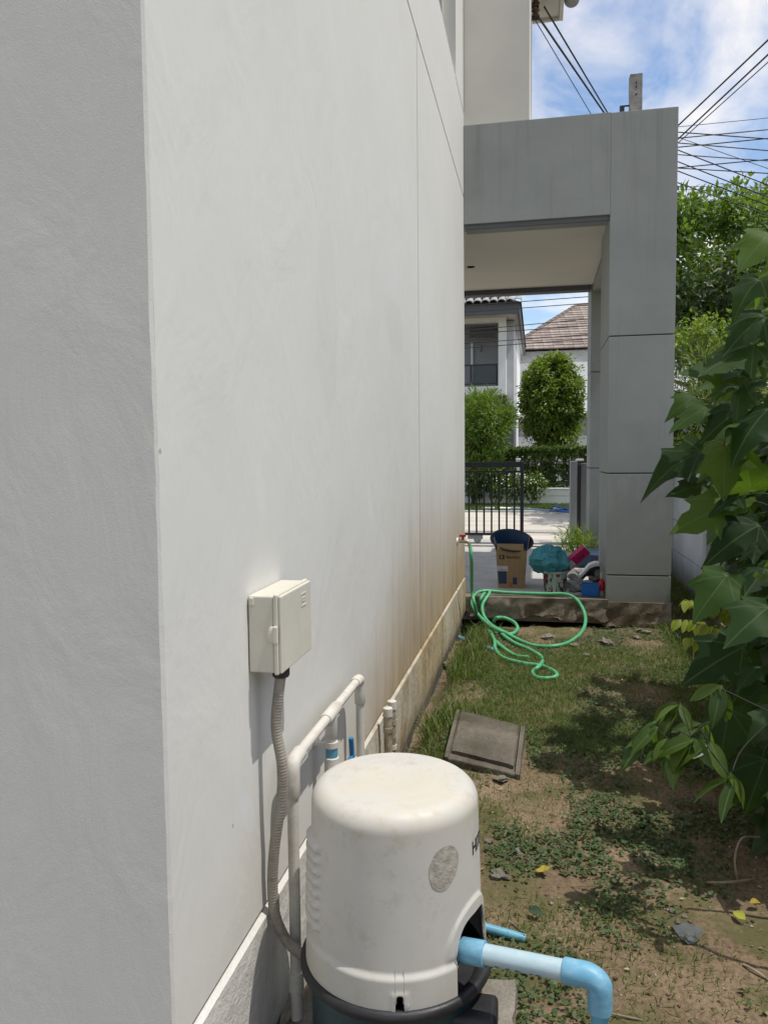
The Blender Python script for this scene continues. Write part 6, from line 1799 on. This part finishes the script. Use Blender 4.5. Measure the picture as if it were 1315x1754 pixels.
Nn = unit(np.array([0, 0, 1.0]) + 0.45 * rdir(n)); A1 = unit(np.cross(Nn, rdir(n))); A2 = np.cross(Nn, A1)
ring = [np.stack([x, y, z], 1) + r[:, None] * (A1 * math.cos(t_) + A2 * math.sin(t_)) * (0.55 if k_ == 0 else 1.0) for k_, t_ in enumerate(np.linspace(0, 2 * math.pi, 6, False))]
V = np.stack(ring, 1).reshape(-1, 3)
F = np.arange(n * 6).reshape(-1, 6)
F_clover = leafy('clover_leaf', (0.032, 0.060, 0.019), (0.055, 0.092, 0.027), (0.082, 0.122, 0.036), 0.2, 0.55)
tag(put('clover', fast_mesh('clover', V, F), F_clover), 'low clover like ground cover in patches on the soil', 'ground cover', None, 'stuff')
# crumbs of soil and grit
n = 9000
x = RNG.uniform(-0.25, 1.3, n); y = 1.72 + 4.6 * RNG.random(n) ** 1.6
kp = ~in_lid(x, y) & ~on_pad(x, y); x, y = x[kp], y[kp]; n = len(x)
r = 0.0015 + 0.006 * RNG.random(n) ** 4
z = gh(x, y)
oct_ = np.array([[1, 0, 0], [0, 1, 0], [-1, 0, 0], [0, -1, 0], [0, 0, 0.8], [0, 0, -0.5]])
V = (np.stack([x, y, z], 1)[:, None, :] + r[:, None, None] * oct_[None] * RNG.uniform(0.6, 1.4, (n, 6, 1))).reshape(-1, 3)
i = np.arange(n)[:, None] * 6
F = np.concatenate([i + np.array(t_) for t_ in ([0, 1, 4], [1, 2, 4], [2, 3, 4], [3, 0, 4], [1, 0, 5], [2, 1, 5], [3, 2, 5], [0, 3, 5])])
k = NT('grit', 0.95, 0.1); gg = k.n('ShaderNodeNewGeometry')
k.color(k.ramp(gg.outputs['Random Per Island'], [(0, (0.06, 0.045, 0.03)), (0.6, (0.16, 0.12, 0.08)), (1, (0.34, 0.30, 0.24))]))
tag(put('grit', fast_mesh('grit', V, F), k.m), 'loose grit and soil crumbs over the bare earth', 'grit', None, 'stuff')
# dead leaf litter and straw
n = 900
x = RNG.uniform(-0.25, 1.4, n); y = RNG.uniform(1.75, 6.0, n)
kp = ~in_lid(x, y) & ~on_pad(x, y); x, y = x[kp], y[kp]; n = len(x)
a = RNG.uniform(0, 6.28, n)
C = np.stack([x, y, gh(x, y) + 0.006], 1)
T = np.stack([np.cos(a), np.sin(a), RNG.normal(size=n) * 0.15], 1)
straw = RNG.random(n) < 0.55
L = np.where(straw, RNG.uniform(0.02, 0.07, n), RNG.uniform(0.012, 0.03, n)); W = np.where(straw, 0.0016, L * 0.45)
k = NT('dead_leaf', 0.9, 0.1); gg = k.n('ShaderNodeNewGeometry')
k.color(k.ramp(gg.outputs['Random Per Island'], [(0, (0.05, 0.032, 0.018)), (0.5, (0.15, 0.10, 0.05)), (0.85, (0.27, 0.20, 0.11)), (1, (0.38, 0.33, 0.22))]))
tag(put('leaf_litter', leaves_mesh('leaf_litter', C, T, np.tile([0, 0, 1.0], (n, 1)), L, W, 0.2, 0.1), k.m), 'scattered dead leaves and straw on the yard soil', 'leaf litter', None, 'stuff')
# verge grass
n = 14000
x = RNG.uniform(-4.2, 2.6, n); y = RNG.uniform(16.72, 19.25, n); h = RNG.uniform(0.02, 0.06, n)
a = RNG.uniform(0, 6.28, n)
S = np.stack([np.cos(a), np.sin(a), 0 * a], 1) * 0.010
P0 = np.stack([x, y, 0 * x + 0.168], 1); P2 = P0 + np.stack([RNG.normal(size=n) * 0.012, RNG.normal(size=n) * 0.012, h], 1)
V = np.stack([P0 - S, P0 + S, P2], 1).reshape(-1, 3); F = np.arange(3 * n).reshape(-1, 3)
tag(put('verge_grass', fast_mesh('verge_grass', V, F), F_grass), 'sunlit mown grass on the far road verge', 'grass', None, 'stuff')
